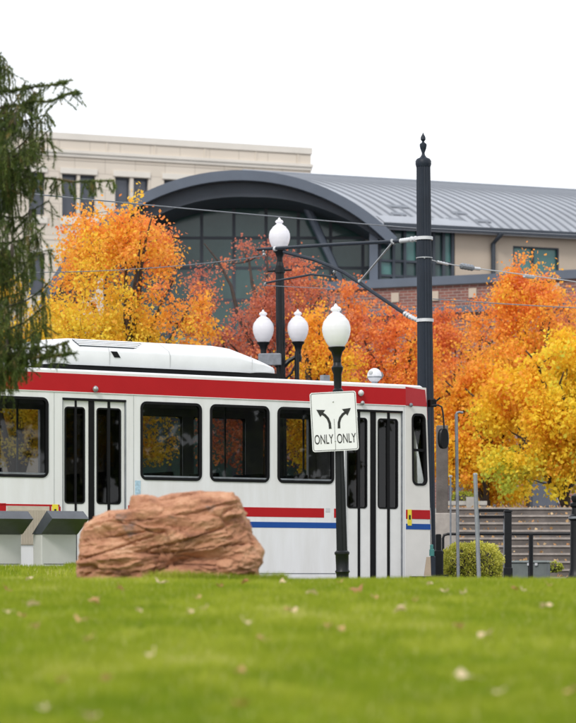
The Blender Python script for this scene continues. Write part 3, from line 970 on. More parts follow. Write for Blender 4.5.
# doors: each leaf with its half window
def door(a, b, fr):
    y = 0.03
    MB().box(a, b, -0.008, 0.06, dz1 - .004, dz1 + .025).build('door_header', M['rubber'], tram)
    W = b - a
    edges = [(a + .012, a + W * fr[2], 'l'), (a + W * fr[3], a + W * fr[0], 'r'), (a + W * fr[1], a + W * fr[4], 'l'), (a + W * fr[5], b - .012, 'r')]
    gz0, gz1 = zb_ + 0, 0
    g0 = H_(95, 503.2); g1 = H_(95, 408.2)
    for e0, e1, side in edges:
        wv = e1 - e0
        g_in = .05
        ga, gb = (e0 + g_in, e1) if side == 'l' else (e0, e1 - g_in - .02)
        lf = MB().wall(e0, e1, zb_ + .02, dz1 - .01, [(ga, gb, g0, g1)], 0.03, lambda x, yy, z: (x, y + yy, z)).build('door_leaf', M['door_white'], tram)
        # rubber round the half window with outer corners rounded
        r = 0.055
        mb = MB()
        n = 5
        ox = ga if side == 'l' else gb
        sg = 1 if side == 'l' else -1
        ix = gb if side == 'l' else ga
        outer = [(ix, g1 + .012)] + [(ox - sg * .012 + sg * r * (1 - math.cos(R(90 * (1 - k / n)))), g1 + .012 - r * (1 - math.sin(R(90 * (1 - k / n))))) for k in range(n + 1)]
        outer = [(ix, g1 + .012)] + [(ox + sg * (-.012 + r - r * math.sin(R(90 * k / n))), g1 + .012 - r + r * math.cos(R(90 * k / n))) for k in range(n + 1)]
        outer += [(ox + sg * (-.012 + r - r * math.cos(R(90 * k / n))), g0 - .012 + r - r * math.sin(R(90 * k / n))) for k in range(n + 1)] + [(ix, g0 - .012)]
        inner = []
        for (px_, pz_) in outer:
            inner.append((px_ + sg * .022 * (1 if abs(px_ - ix) > 1e-6 else 0), min(max(pz_, g0 + .012), g1 - .012)))
        m_ = len(outer)
        vs = [(p[0], y - .008, p[1]) for p in outer] + [(p[0], y - .008, p[1]) for p in inner] + [(p[0], y + .03, p[1]) for p in inner] + [(p[0], y + .001, p[1]) for p in outer]
        fs = []
        for i in range(m_ - 1):
            fs += [(i, i + 1, m_ + i + 1, m_ + i), (m_ + i, m_ + i + 1, 2 * m_ + i + 1, 2 * m_ + i), (3 * m_ + i, 3 * m_ + i + 1, i + 1, i)]
        mb.add(vs, fs).build('window_seal', M['rubber'], lf)
        MB().box(ga + .001, gb - .001, y + .014, y + .018, g0 + .001, g1 - .001).build('pane', M['door_glass'], lf)
    for e0, e1 in ((a + W * fr[2], a + W * fr[3]), (a + W * fr[0], a + W * fr[1]), (a + W * fr[4], a + W * fr[5])):
        MB().bbox(e0, e1, y - .014, y + .03, zb_ + .02, dz1 - .01, .004).build('door_seal', M['rubber'], tram)
    MB().box(a, a + .01, -.004, .06, zb_, dz1).box(b - .01, b, -.004, .06, zb_, dz1).build('door_frame', M['dull_steel'], tram)
door(*DOORS[0], (0.42, 0.51, 0.205, 0.235, 0.72, 0.76))
door(*DOORS[1], (0.45, 0.545, 0.232, 0.272, 0.745, 0.79))
# interior
MB().box(TL, -.05, .08, TWID - .08, .98, 1.03).build('floor', M['interior'], tram)
MB().box(TL, -.1, .1, TWID - .1, zr - .32, zr - .28).build('ceiling', M['interior'], tram)
MB().box(CABS - .03, CABS, TWID * .55, TWID - .1, 1.03, zr - .33).build('partition', M['interior'], tram)
seat = empty('seat', (0, 0, 1.03)); seat.parent = tram
MB().bbox(-.22, .24, -.42, .42, .34, .44, .03).build('cushion', M['seat'], seat)
MB().hexa([(-.26, -.42, .4), (-.2, -.42, .4), (-.2, .42, .4), (-.26, .42, .4), (-.34, -.40, 1.0), (-.28, -.40, 1.0), (-.28, .40, 1.0), (-.34, .40, 1.0)]).build('backrest', M['seat'], seat)
first = True
for t in (0.58, TWID - .58):
    for s0 in (-1.95, -2.75, -3.55, -4.35, -5.15, -7.2, -8.0, -8.8, -9.6, -10.4, -11.2):
        c = seat if first else copy_tree(seat, tram)
        first = False
        c.location = (s0, t, 1.03)
for s0 in (-1.75, -3.2, -4.8, -6.8, -8.4):
    MB().tube([(s0, 1.05, 1.03), (s0, 1.05, zr - .3)], .018, 6).build('grab_pole', M['steel'], tram)
# roof air conditioner
def ac(pl, pr, t0, t1, zb2, zt2, name, m):
    s0, s1 = S_(pl, t0), S_(pr, t0)
    pr_ = [(.012, 0), (0, .08), (0, .46), (.02, .60), (.16, .90), (.26, .98), (.5, 1.0), (.74, .98), (.84, .90), (.98, .60), (1, .46), (1, .08), (.988, 0)]
    cuts = [(0, .50, .10), (.08, .74, .05), (.28, .93, .02), (.62, 1.0, 0), (s1 - s0 - .95, 1.0, 0), (s1 - s0 - .75, .96, 0), (s1 - s0 - .25, .62, .03), (s1 - s0 - .06, .42, .06), (s1 - s0, .22, .10)]
    vs = []
    for ds, hh, ins in cuts:
        for a, b in pr_:
            vs.append((s0 + ds, t0 + (t1 - t0) * (ins + (1 - 2 * ins) * a), zb2 + (zt2 - zb2) * b * hh))
    k = len(pr_)
    fs = [(r * k + i, (r + 1) * k + i, (r + 1) * k + i + 1, r * k + i + 1) for r in range(len(cuts) - 1) for i in range(k - 1)]
    fs += [tuple(range(k)), tuple((len(cuts) - 1) * k + i for i in range(k - 1, -1, -1))]
    return MB().add(vs, fs).build(name, m, tram, True), s0, s1
t0_ = .32
zA, zB = H_(150, 368.0, t0_), H_(150, 341.5, .75)
fair, s0, s1 = ac(47, 281.5, t0_, TWID - t0_, zA, zB, 'roof_unit', M['roof_white'])
MB().box(s0 + .1, s1 - .05, t0_ + .05, TWID - .37, zr + .01, zA + .01).build('rail_shadow_gap', M['rubber'], tram)  # black box for the rails, with the shadow line beneath the unit as colour
# grille slats on the sloping shoulder
hz = zB - zA; wt = TWID - 2 * t0_
def shp(f):    # point on the shoulder between (.03,.55) and (.16,.88)
    return t0_ + wt * (.02 + .14 * f), zA + hz * (.60 + .30 * f)
sa, sb = S_(92), S_(161)
ta_, za_ = shp(.12); tb2, zb3 = shp(.97)
MB().hexa([(sa, ta_ - .006, za_), (sb - .25, ta_ - .006, za_), (sb, tb2 - .006, zb3), (sa, tb2 - .006, zb3),
           (sa, ta_ - .006, za_ + .012), (sb - .25, ta_ - .006, za_ + .012), (sb, tb2 - .006, zb3 + .012), (sa, tb2 - .006, zb3 + .012)]).build('grille', M['slate_dark'], fair)
for k in range(4):
    f0 = .17 + .22 * k
    t_a, z_a = shp(f0); t_b, z_b = shp(f0 + .10)
    se = sb - .25 + .25 * (k + 1) / 4
    MB().hexa([(sa, t_a - .012, z_a + .012), (se, t_a - .012, z_a + .012), (se, t_b - .012, z_b + .012), (sa, t_b - .012, z_b + .012),
               (sa, t_a - .010, z_a + .020), (se, t_a - .010, z_a + .020), (se, t_b, z_b + .020), (sa, t_b, z_b + .020)]).build('slat', M['roof_white'], fair)
sa, sb = S_(112.5, t0_), S_(118.5, t0_)
z_a, z_b = zA + hz * .30, zA + hz * .50
MB().hexa([(sa + .03, t0_ - .012, z_a), (sb + .03, t0_ - .012, z_a), (sb + .03, t0_ + .01, z_a), (sa + .03, t0_ + .01, z_a), (sa - .03, t0_ - .012, z_b), (sb - .03, t0_ - .012, z_b), (sb - .03, t0_ + .01, z_b), (sa - .03, t0_ + .01, z_b)]).build('latch', M['rubber'], fair)
for px in (109.5, 170, 252):
    sx = S_(px, t0_)
    pts = [(sx, t0_ + wt * a - .004, zA + hz * b) for a, b in ((0, .04), (0, .46), (.02, .60), (.16, .90), (.24, .96))]
    if px > 200: pts = pts[:3]
    MB().tube(pts, .006, 4).build('panel_seam', M['grille'], fair)
# small fittings on the band and roof
def fitting(px, py, r, name, m, t=-.04, bracket=True):
    p = TP.pt(px, py, t)
    mb = MB().lathe([(r * .3, -r), (r * .8, -r * .6), (r, 0), (r * .8, r * .6), (r * .3, r)], p, 12)
    o = mb.build(name, m, tram, True)
    if bracket:
        MB().tube([(p[0], t, p[2]), (p[0], .0, p[2] - .02)], r * .35, 6).build('bracket', M['dull_steel'], o)
    return o
fitting(95.5, 389, .045, 'side_camera', M['steel'])
fitting(361, 393, .048, 'side_camera', M['pale_insulator'])
fitting(362.5, 403, .035, 'side_camera', M['steel'])
fitting(411, 405, .032, 'side_lamp', M['dull_steel'], t=-.02)
p = TP.pt(374.5, 375.3, .45)
rr_ = .115
pf = [(rr_ * math.sin(a), -rr_ * math.cos(a)) for a in [R(12 + 156 * i / 12) for i in range(13)]]
o = MB().lathe(pf, p, 20).build('roof_globe', M['globe'], tram, True)
MB().lathe([(.05, -.16), (.045, -.10)], p, 10).build('stem', M['dull_steel'], o)
for az in (205,):
    q = Vector(p) + Vector((math.cos(R(az)) * .108, math.sin(R(az)) * .095, .035))
    MB().lathe([(.004, -.035), (.036, -.018), (.04, .01), (.006, .035)], q, 8).build('lens', M['grille'], o, True)
MB().tube([Vector(p) + Vector((.09, -.05, -.05)), Vector(p) + Vector((.12, -.06, .0)), Vector(p) + Vector((.10, -.05, .05))], .014, 6).lathe([(.116, -.04), (.119, -.03), (.116, -.02)], p, 20).build('bracket', M['dull_steel'], o)
q = TP.pt(325, 376.5, .4)
MB().box(q[0] - .06, q[0] + .06, q[1] - .05, q[1] + .05, q[2] - .1, q[2] + .02).build('roof_box', M['dull_steel'], tram)
q = TP.pt(53, 366.0, .28)
MB().box(q[0] - .18, q[0] + .12, q[1] - .04, q[1] + .05, q[2] - .04, q[2] + .02).build('roof_box', M['rubber'], tram)
# mirror on a bent arm
mir = []
pA = TP.pt(432, 405.5, .05); pB = TP.pt(438, 405, -.03); pC = TP.pt(443, 413, -.08); pD = TP.pt(444.2, 428, -.08)
o = MB().tube([pA, pB, ((pB[0] + pC[0]) / 2 + .02, -.06, pB[2] - .03), pC, pD], .014, 6).build('mirror_arm', M['black_metal'], tram, True)
pm = TP.pt(443.5, 438.5, -.08)
mm = MB()
a_n = 16
vs = []
for th, k in ((-.035, .75), (-.015, 1), (.02, 1), (.035, .7)):
    for i in range(a_n):
        a = 2 * PI * i / a_n
        ca, sa = math.cos(a), math.sin(a)
        ex = math.copysign(abs(ca) ** .7, ca) * .098 * k; ez_ = math.copysign(abs(sa) ** .8, sa) * .165 * (.9 + .1 * k)
        vs.append((pm[0] + ex, pm[1] + th, pm[2] + ez_))
fs = [(r * a_n + i, r * a_n + (i + 1) % a_n, (r + 1) * a_n + (i + 1) % a_n, (r + 1) * a_n + i) for r in range(3) for i in range(a_n)]
fs += [tuple(range(a_n - 1, -1, -1)), tuple(3 * a_n + i for i in range(a_n))]
mm.add(vs, fs).build('mirror', M['black_metal'], tram, True)
# bundle of small fittings at the top front corner
q = TP.pt(431.5, 403, .12)
MB().bbox(q[0] - .02, q[0] + .10, .1, .22, q[2] - .06, q[2] + .07, .02).tube([(q[0] + .06, .14, q[2]), (q[0] + .18, .14, q[2] + .09)], .015, 6).build('marker_lamp', M['rubber'], tram)
# coupler and bumper low at the front
MB().box(.05, .36, .9, 1.75, .45, .62).tube([(.2, TWID / 2, .55), (.75, TWID / 2, .55)], .09, 8).build('coupler', M['rubber'], tram)
for s0 in (-1.2, -3.1, -8.2, -10.1):
    o = None
    for t in (.55, TWID - .55):
        MB().lathe([(.1, -.07), (.33, -.07), (.35, -.05), (.35, .0), (.31, .05), (.1, .06)], (0, 0, 0), 24).build('wheel', M['dull_steel'], tram, True)
        ob = tram.children[-1] if False else bpy.data.objects[[o_.name for o_ in bpy.data.objects if o_.name.startswith('wheel')][-1]]
for i, o_ in enumerate(sorted([o_ for o_ in bpy.data.objects if o_.name.startswith('wheel')], key=lambda q_: q_.name)):
    s0 = (-1.2, -3.1, -8.2, -10.1)[i // 2]; t = (.55, TWID - .55)[i % 2]
    o_.location = (s0, t, .365); o_.rotation_euler = (R(90), 0, 0)
# rails under it
for t in (.62, TWID - .62, 6.0 + .62 - 2.0, 6.0 + TWID - .62 - 2.0):
    o = MB().box(-40, 40, t - .035, t + .035, .004, .016).build('rail', M['dull_steel'])
    o.location = (TP.X0, TP.Y0, 0); o.rotation_euler = (0, 0, TP.yaw)
    tag(o, kind='structure')

# ================================================================== lamps
def globe_prof(k):      # acorn globe, unit = globe radius k; base at z 0
    pr = [(.50, 0), (.56, .06), (.74, .32), (.92, .75), (1.0, 1.15), (.99, 1.45), (.90, 1.78), (.76, 1.98), (.66, 2.08), (.66, 2.15), (.52, 2.25), (.38, 2.36), (.27, 2.44), (.25, 2.50),
          (.36, 2.57), (.39, 2.68), (.30, 2.80), (.14, 2.88), (.12, 2.96), (.05, 3.08)]
    out = []
    for (r0, z0), (r1, z1) in zip(pr[:-1], pr[1:]):
        m = 4 if .2 < z0 < 2.1 else 1
        for q in range(m):
            t = q / m
            out.append(((r0 + (r1 - r0) * t) * k * (1 + (.012 if q % 2 else -.006) * (m > 1)), (z0 + (z1 - z0) * t) * k))
    out.append((pr[-1][0] * k, pr[-1][1] * k))
    return out


def lamp_globe(parent, loc, k):
    o = MB().lathe(globe_prof(k), (0, 0, 0), 32, 0.035).build('globe', M['globe'], parent, True)
    o.location = loc
    MB().lathe([(.04 * k, 2.98 * k), (.06 * k, 3.05 * k), (.015 * k, 3.3 * k)], (0, 0, 0), 8).build('finial', M['black_metal'], o, True)
    MB().lathe([(.12 * k, .05 * k), (.14 * k, .8 * k), (.1 * k, 1.3 * k)], (0, 0, 0), 10).build('bulb', M['steel'], o, True)
    MB().lathe([(.26 * k, -1.15 * k), (.30 * k, -.95 * k), (.28 * k, -.8 * k), (.40 * k, -.35 * k), (.60 * k, -.12 * k), (.62 * k, 0), (.5 * k, .012 * k)], (0, 0, 0), 20).build('globe_cup', M['black_metal'], o, True)
    return o


LY = 36.0
base = P(341.2, 577, LY); base.z = lawn_z(base.x, 36.0) - .05 if False else 0.02
lp = empty('street_lamp', (base.x + .03, LY, 0.0), 0, 'black fluted street lamp with one acorn globe, carrying the ONLY sign', 'street lamp')
topz = EYE + (577 - 347) / F * LY
lp.rotation_euler = (0, -math.atan2((341.5 - 335.7) / F * LY, topz - .45), 0)
lp_k = 14.2 / F * LY
MB().lathe([(.20, 0), (.21, .05), (.17, .12), (.155, .3), (.12, .36), (.09, .42), (.082, .46), (.085, .50), (.10, .52), (.085, .55), (.088, .74), (.10, .755), (.10, .78), (.078, .80)], (0, 0, 0), 24).build('base', M['black_metal'], lp, True)
MB().lathe([(.072, .80), (.066, 1.6), (.050, topz - .75), (.046, topz - .62)], (0, 0, 0), 24, .12).build('shaft', M['black_metal'], lp)
MB().lathe([(.05, topz - .62), (.07, topz - .60), (.07, topz - .57), (.05, topz - .55), (.055, topz - .36), (.075, topz - .30), (.078, topz - .27), (.056, topz - .24), (.05, topz - .2)], (0, 0, 0), 20).build('collar', M['black_metal'], lp, True)
lamp_globe(lp, (0, 0, topz), lp_k)

# the sign on that lamp
sc_ = F / (LY - .1)
sx, sy = (334 - 288) / sc_, 421.5
sgn = empty('turn_lane_sign', ((334.2 - 288) / sc_, LY - .13, EYE + (577 - 421.6) / sc_), 0,
            'white ONLY ONLY lane sign with two curved black arrows on the lamp post', 'sign')
sgn.rotation_euler = (R(1), R(-3.2), R(3))
hw, hh = 23.2 / sc_, 29.6 / sc_
def rrect(hw, hh, r, n=5):
    out = []
    for cx, cz, a0 in ((hw - r, hh - r, 0), (-hw + r, hh - r, 90), (-hw + r, -hh + r, 180), (hw - r, -hh + r, 270)):
        for k in range(n + 1):
            a = R(a0 + 90 * k / n); out.append((cx + r * math.cos(a), cz + r * math.sin(a)))
    return out
MB().prism(rrect(hw, hh, .035), 'y', 0, .004).build('sign_plate', M['sign_white'], sgn)
MB().ring(-hw + .012, hw - .012, -hh + .012, hh - .012, .007, .028, -.0015, -.0003).build('border', M['sign_black'], sgn)
MB().box(-.0025, .0025, -.0015, -.0003, -hh + .019, 2.5 / sc_).build('divider', M['sign_black'], sgn)
MB().box(-.035, .035, .005, .07, .24, .28).box(-.035, .035, .005, .07, -.28, -.24).build('clamp', M['steel'], sgn)
for bz_ in (.26, -.26):
    MB().lathe([(.010, 0), (.010, .004), (.006, .006)], (0, 0, 0), 8).build('bolt', M['steel'], sgn)
    b_o = [o_ for o_ in sgn.children if o_.name.startswith('bolt')][-1]
    b_o.location = (0, -.0003, bz_); b_o.rotation_euler = (R(90), 0, 0)
def arrow(sg, name):
    # shaft: curve from below up and outwards; sg=-1 turns left
    pts = []
    # photo px relative to the sign centre (334,421.5), y up
    c = [(4.4, -7.2), (4.6, -1.5), (6.2, 3.2), (9.0, 6.6), (12.0, 8.6)]
    wds = [1.35, 1.3, 1.3, 1.35, 1.3]
    L_, R_ = [], []
    for i, (x, y) in enumerate(c):
        a = c[max(i - 1, 0)]; b = c[min(i + 1, len(c) - 1)]
        d = Vector((b[0] - a[0], b[1] - a[1])).normalized()
        nrm = Vector((-d.y, d.x))
        L_.append((x + nrm.x * wds[i], y + nrm.y * wds[i])); R_.append((x - nrm.x * wds[i], y - nrm.y * wds[i]))
    poly = R_ + [(14.6, 4.7), (17.6, 13.3), (8.6, 12.6)] + L_[::-1]
    # head joined as its own triangle for clean geometry
    mb = MB()
    def mk(ps):
        q = [(sg * x / sc_, -z_ if False else z_ / sc_) for x, z_ in ps]
        if sg < 0: q = q[::-1]
        mb.prism(q, 'y', -.0018, -.0003)
    for i in range(len(c) - 1):
        mk([R_[i], R_[i + 1], L_[i + 1], L_[i]])
    mk([(13.6, 5.0), (17.4, 12.6), (8.3, 11.9), (10.6, 8.9)])
    return mb.build(name, M['sign_black'], sgn)
arrow(-1, 'arrow'); arrow(1, 'arrow')
for cx in (-11.2, 11.4):
    cu = bpy.data.curves.new('lettering', 'FONT')
    cu.body = 'ONLY'; cu.align_x = 'CENTER'; cu.align_y = 'CENTER'; cu.size = 0.2; cu.extrude = .0006; cu.offset = .0016
    to = bpy.data.objects.new('lettering', cu)
    col.objects.link(to)
    dg = bpy.context.evaluated_depsgraph_get()
    me = bpy.data.meshes.new_from_object(to.evaluated_get(dg))
    bpy.data.objects.remove(to)
    xs = [v.co.x for v in me.vertices]; ys = [v.co.y for v in me.vertices]
    wx, wy = max(xs) - min(xs), max(ys) - min(ys)
    mx_, my_ = (max(xs) + min(xs)) / 2, (max(ys) + min(ys)) / 2
    kx, ky = 19.0 / sc_ / wx, 9.6 / sc_ / wy
    for v in me.vertices:
        x, y, z = v.co
        v.co = ((x - mx_) * kx + cx / sc_, -.0012 - z, (y - my_) * ky - 17.3 / sc_)
    me.flip_normals() if hasattr(me, 'flip_normals') else None
    link('lettering', me, M['sign_black'], sgn)

# triple lamp behind the tram
TY = 54.0
ts = F / TY
tl = empty('street_lamp', ((283.5 - 288) / ts, TY, 0), 0, 'black street lamp with three acorn globes standing behind the tram', 'street lamp')
tz = lambda py: EYE + (577 - py) / ts
tx = lambda px: (px - 283.5) / ts
tl.rotation_euler = (0, -math.atan2((283.5 - 279.6) / ts, tz(250)), 0)
MB().lathe([(.22, 0), (.22, .3), (.15, .4), (.125, 1.0)], (0, 0, 0), 20).build('base', M['black_metal'], tl, True)
MB().lathe([(.105, 1.0), (.088, tz(300)), (.083, tz(266)), (.06, tz(262)), (.055, tz(254))], (0, 0, 0), 24, .1).build('shaft', M['black_metal'], tl)
MB().tube([(-.24, 0, tz(271)), (.24, 0, tz(270))], .022, 6).lathe([(.11, tz(273)), (.11, tz(268))], (0, 0, 0), 12).build('ladder_rest', M['black_metal'], tl)
lamp_globe(tl, (0, 0, tz(250)), 10.6 / ts)
for sg, px in ((-1, 264.3), (1, 297)):
    gx = tx(px) + (.02 if sg > 0 else -.02) + .06
    arm = MB().tube([(sg * .06, 0, tz(366)), (sg * .16, 0, tz(361)), (gx - sg * .05, 0, tz(357)), (gx, 0, tz(350))], [.05, .045, .04, .04], 8)
    arm.tube([(sg * .07, 0, tz(380)), (sg * .2, 0, tz(374)), (gx - sg * .03, 0, tz(362))], .02, 6)
    arm.lathe([(.06, tz(362)), (.075, tz(358)), (.05, tz(353))], (gx, 0, 0), 10).build('arm', M['black_metal'], tl, True)
    lamp_globe(tl, (gx, 0, tz(342)), 10.6 / ts)
MB().bbox(tx(261), tx(284), -.35, -.13, tz(366), tz(354.5), .02).build('control_box', M['dull_steel'], tl)
MB().lathe([(.045, tz(384)), (.05, tz(362)), (.04, tz(352))], (tx(299.5), -.05, 0), 10).build('bracket', M['black_metal'], tl, True)

# ================================================================== catenary pole and arms
CY = 47.0
cs = F / CY
cz = lambda py: EYE + (577 - py) / cs
cx0 = (427.5 - 288) / cs
cp = empty('catenary_pole', (cx0, CY, 0), 0, 'tall dark fluted overhead-line pole topped by an urn finial', 'pole')
cp.rotation_euler = (0, -math.atan2((427.5 - 423.6) / cs, 7.2), 0)
MB().lathe([(.30, 0), (.30, .25), (.22, .4), (.175, .8)], (0, 0, 0), 24).build('base', M['navy_metal'], cp, True)
MB().lathe([(.150, .8), (.140, cz(380)), (.122, cz(166))], (0, 0, 0), 36, .07).build('shaft', M['navy_metal'], cp)
MB().lathe([(.125, cz(167)), (.138, cz(164.5)), (.138, cz(161)), (.115, cz(159)), (.06, cz(157.5)), (.03, cz(155)), (.025, cz(153)), (.05, cz(149)), (.062, cz(146)), (.06, cz(144)), (.025, cz(142.5)), (.02, cz(141.5)), (.045, cz(139.5)), (.04, cz(137)), (.012, cz(134)), (.004, cz(132.5))], (0, 0, 0), 20).build('finial', M['navy_metal'], cp, True)
for py in (238.5, 320.5):
    MB().lathe([(.152, cz(py + 1.6)), (.152, cz(py - 1.6))], (0, 0, 0), 20).build('clamp_ring', M['pale_insulator'], cp, True)
for py in (258,):
    MB().lathe([(.143, cz(py + .5)), (.143, cz(py - .5))], (0, 0, 0), 20).build('clamp_ring', M['steel'], cp, True)
# the arms reach away from the camera over the second track
cyaw = math.atan2(math.cos(TP.yaw), -math.sin(TP.yaw))
adir = Vector((-math.sin(TP.yaw), math.cos(TP.yaw), 0))
pole_xy = Vector(((424.5 - 288) / cs, CY, 0))
def armpt(px, py):
    u = (px - 288) / F
    Lr = (pole_xy.x - u * CY) / (u * adir.y - adir.x)
    Y = CY + adir.y * Lr
    return Vector((u * Y, Y, EYE + (577 - py) / F * Y))
ca = empty('overhead_bracket', (pole_xy.x, CY, 0), 0, 'hinged overhead-line bracket arm reaching left from the fluted pole', 'bracket arm')
org = Vector((pole_xy.x, CY, 0))
A = lambda px, py: armpt(px, py) - org
MB().tube([A(400, 241.2), A(330, 244.8), A(258, 249.5)], .032, 8).build('top_tube', M['navy_metal'], ca, True)
MB().tube([A(410, 317), A(398, 309), A(380, 297), A(362, 284.5), A(344, 272.5), A(330, 266), A(315, 260), A(284, 252)], .034, 8).build('lower_tube', M['navy_metal'], ca, True)
MB().tube([A(393, 242), A(360, 281.5)], .018, 6).build('strut', M['steel'], ca)
MB().tube([A(336, 277.5), A(325, 275.5), A(311, 274.5), A(295, 277.5), A(278, 280.5), A(266, 283)], .02, 6).tube([A(334.5, 270), A(334.8, 279)], .018, 6).build('steady_arm', M['navy_metal'], ca, True)
def insul(a, b, r, name='insulator', m='pale_insulator', n=5):
    a, b = A(*a), A(*b)
    pts, rs = [], []
    for i in range(n * 2 + 1):
        pts.append(a.lerp(b, i / (n * 2))); rs.append(r if i % 2 else r * .55)
    MB().tube(pts, rs, 10).build(name, M[m], ca, True)
insul((400, 241.0), (410, 239.6), .045); insul((410, 239.6), (417.5, 238.8), .055, n=2)
insul((404, 313), (411.5, 317.6), .05, n=3); insul((411.5, 317.6), (417.5, 320), .045, n=2)
insul((391.5, 240), (394.5, 244), .045, 'clamp', 'steel', 1); insul((358.8, 283), (361.2, 280), .045, 'clamp', 'steel', 1)
insul((264, 249.5), (264, 256.5), .035, 'clamp', 'steel', 2); insul((274, 250), (276.5, 247.5), .05, 'clamp', 'pale_insulator', 1)
insul((266.5, 282.6), (264.5, 286), .035, 'clamp', 'steel', 1); insul((334.5, 270.5), (334.8, 273.5), .04, 'clamp', 'steel', 1)

def wire(pts, r, label, name='overhead_wire', group='overhead wires', sag=0.0):
    pts = [Vector(p) for p in pts]
    if len(pts) == 2:
        a, b = pts
        pts = [a.lerp(b, i / 12) - Vector((0, 0, sag * 4 * (i / 12) * (1 - i / 12))) for i in range(13)]
    o = MB().tube(pts, r, 5).build(name, M['dull_steel'])
    return tag(o, label, 'wire', group)
wire([P(-40, 187, 40), P(431, 229.5, 52)], .011, 'uppermost thin overhead wire crossing in front of the arched glass front', sag=.02)
wire([P(-40, 271.5, 46), armpt(264, 256)], .008, 'thin overhead wire running left from the end of the bracket arm', sag=.12)
wire([armpt(265, 285.5), armpt(336, 289)], .007, 'short thin wire just below the steady arm near the top globe')
wire([P(431, 228.5, 47), P(600, 236, 60)], .006, 'faint wire right of the fluted pole crossing the curved roof eave')
st = empty('stay_wire', tuple(P(424.5, 258, 47)), 0, 'thick guy wire with grey insulators going right from the fluted pole', 'wire', 'overhead wires')
o0 = P(424.5, 258, 47)
pts = [P(424.5, 258, 46.86), P(438, 262, 47.5), P(462, 266.5, 49), P(500, 271.5, 52), P(600, 285, 60)]
MB().tube([p - o0 for p in pts], .011, 6).build('cable', M['steel'], st)
for a, b, r in (((437, 261.7, 47.4), (448, 264.3, 48.1), .028), ((461, 266, 48.9), (473, 268, 49.8), .062), ((473, 268.3, 49.8), (480, 269, 50.4), .035), ((524, 276, 54), (534, 277.3, 55), .045)):
    a, b = P(*a) - o0, P(*b) - o0
    MB().tube([a.lerp(b, i / 8) for i in range(9)], [r * (1 if i % 2 else .6) for i in range(9)], 8).build('insulator', M['pale_insulator'] if r < .05 else M['dull_steel'], st, True)
wire([P(433, 299, 48), P(620, 309.5, 58)], .010, 'thin wire crossing the orange tree on the right, below the guy wire', sag=.02)

# ================================================================== trees
def tube_np(mb, a, b, ra, rb, seg=5):
    mb.tube([a, b], [ra, rb], seg, False)


def leaves_at(centres, dirs, n_per, spread, size, rng):
    n = len(centres) * n_per
    C_ = np.repeat(centres, n_per, 0)
    D_ = np.repeat(dirs, n_per, 0)
    t = rng.normal(0, 1, (n, 1)) * 0.9
    off = rng.normal(0, 1, (n, 3)) * spread * np.array([1, 1, .8])
    c = C_ + off * .62 + D_ * t * spread
    # hanging leaves: long axis biased down, random facing
    ax = rng.normal(0, 1, (n, 3)); ax[:, 2] -= .7
    ax /= np.linalg.norm(ax, axis=1, keepdims=True)
    nr = rng.normal(0, 1, (n, 3)); nr -= ax * np.sum(nr * ax, 1, keepdims=True)
    nr /= np.linalg.norm(nr, axis=1, keepdims=True)
    bi = np.cross(ax, nr)
    s = size * (.65 + .7 * rng.random((n, 1)))
    V = np.zeros((n, 4, 3))
    V[:, 0] = c - ax * s * .5
    V[:, 1] = c + bi * s * .38 + nr * s * .10
    V[:, 2] = c + ax * s * .55
    V[:, 3] = c - bi * s * .38 + nr * s * .10
    return V, c


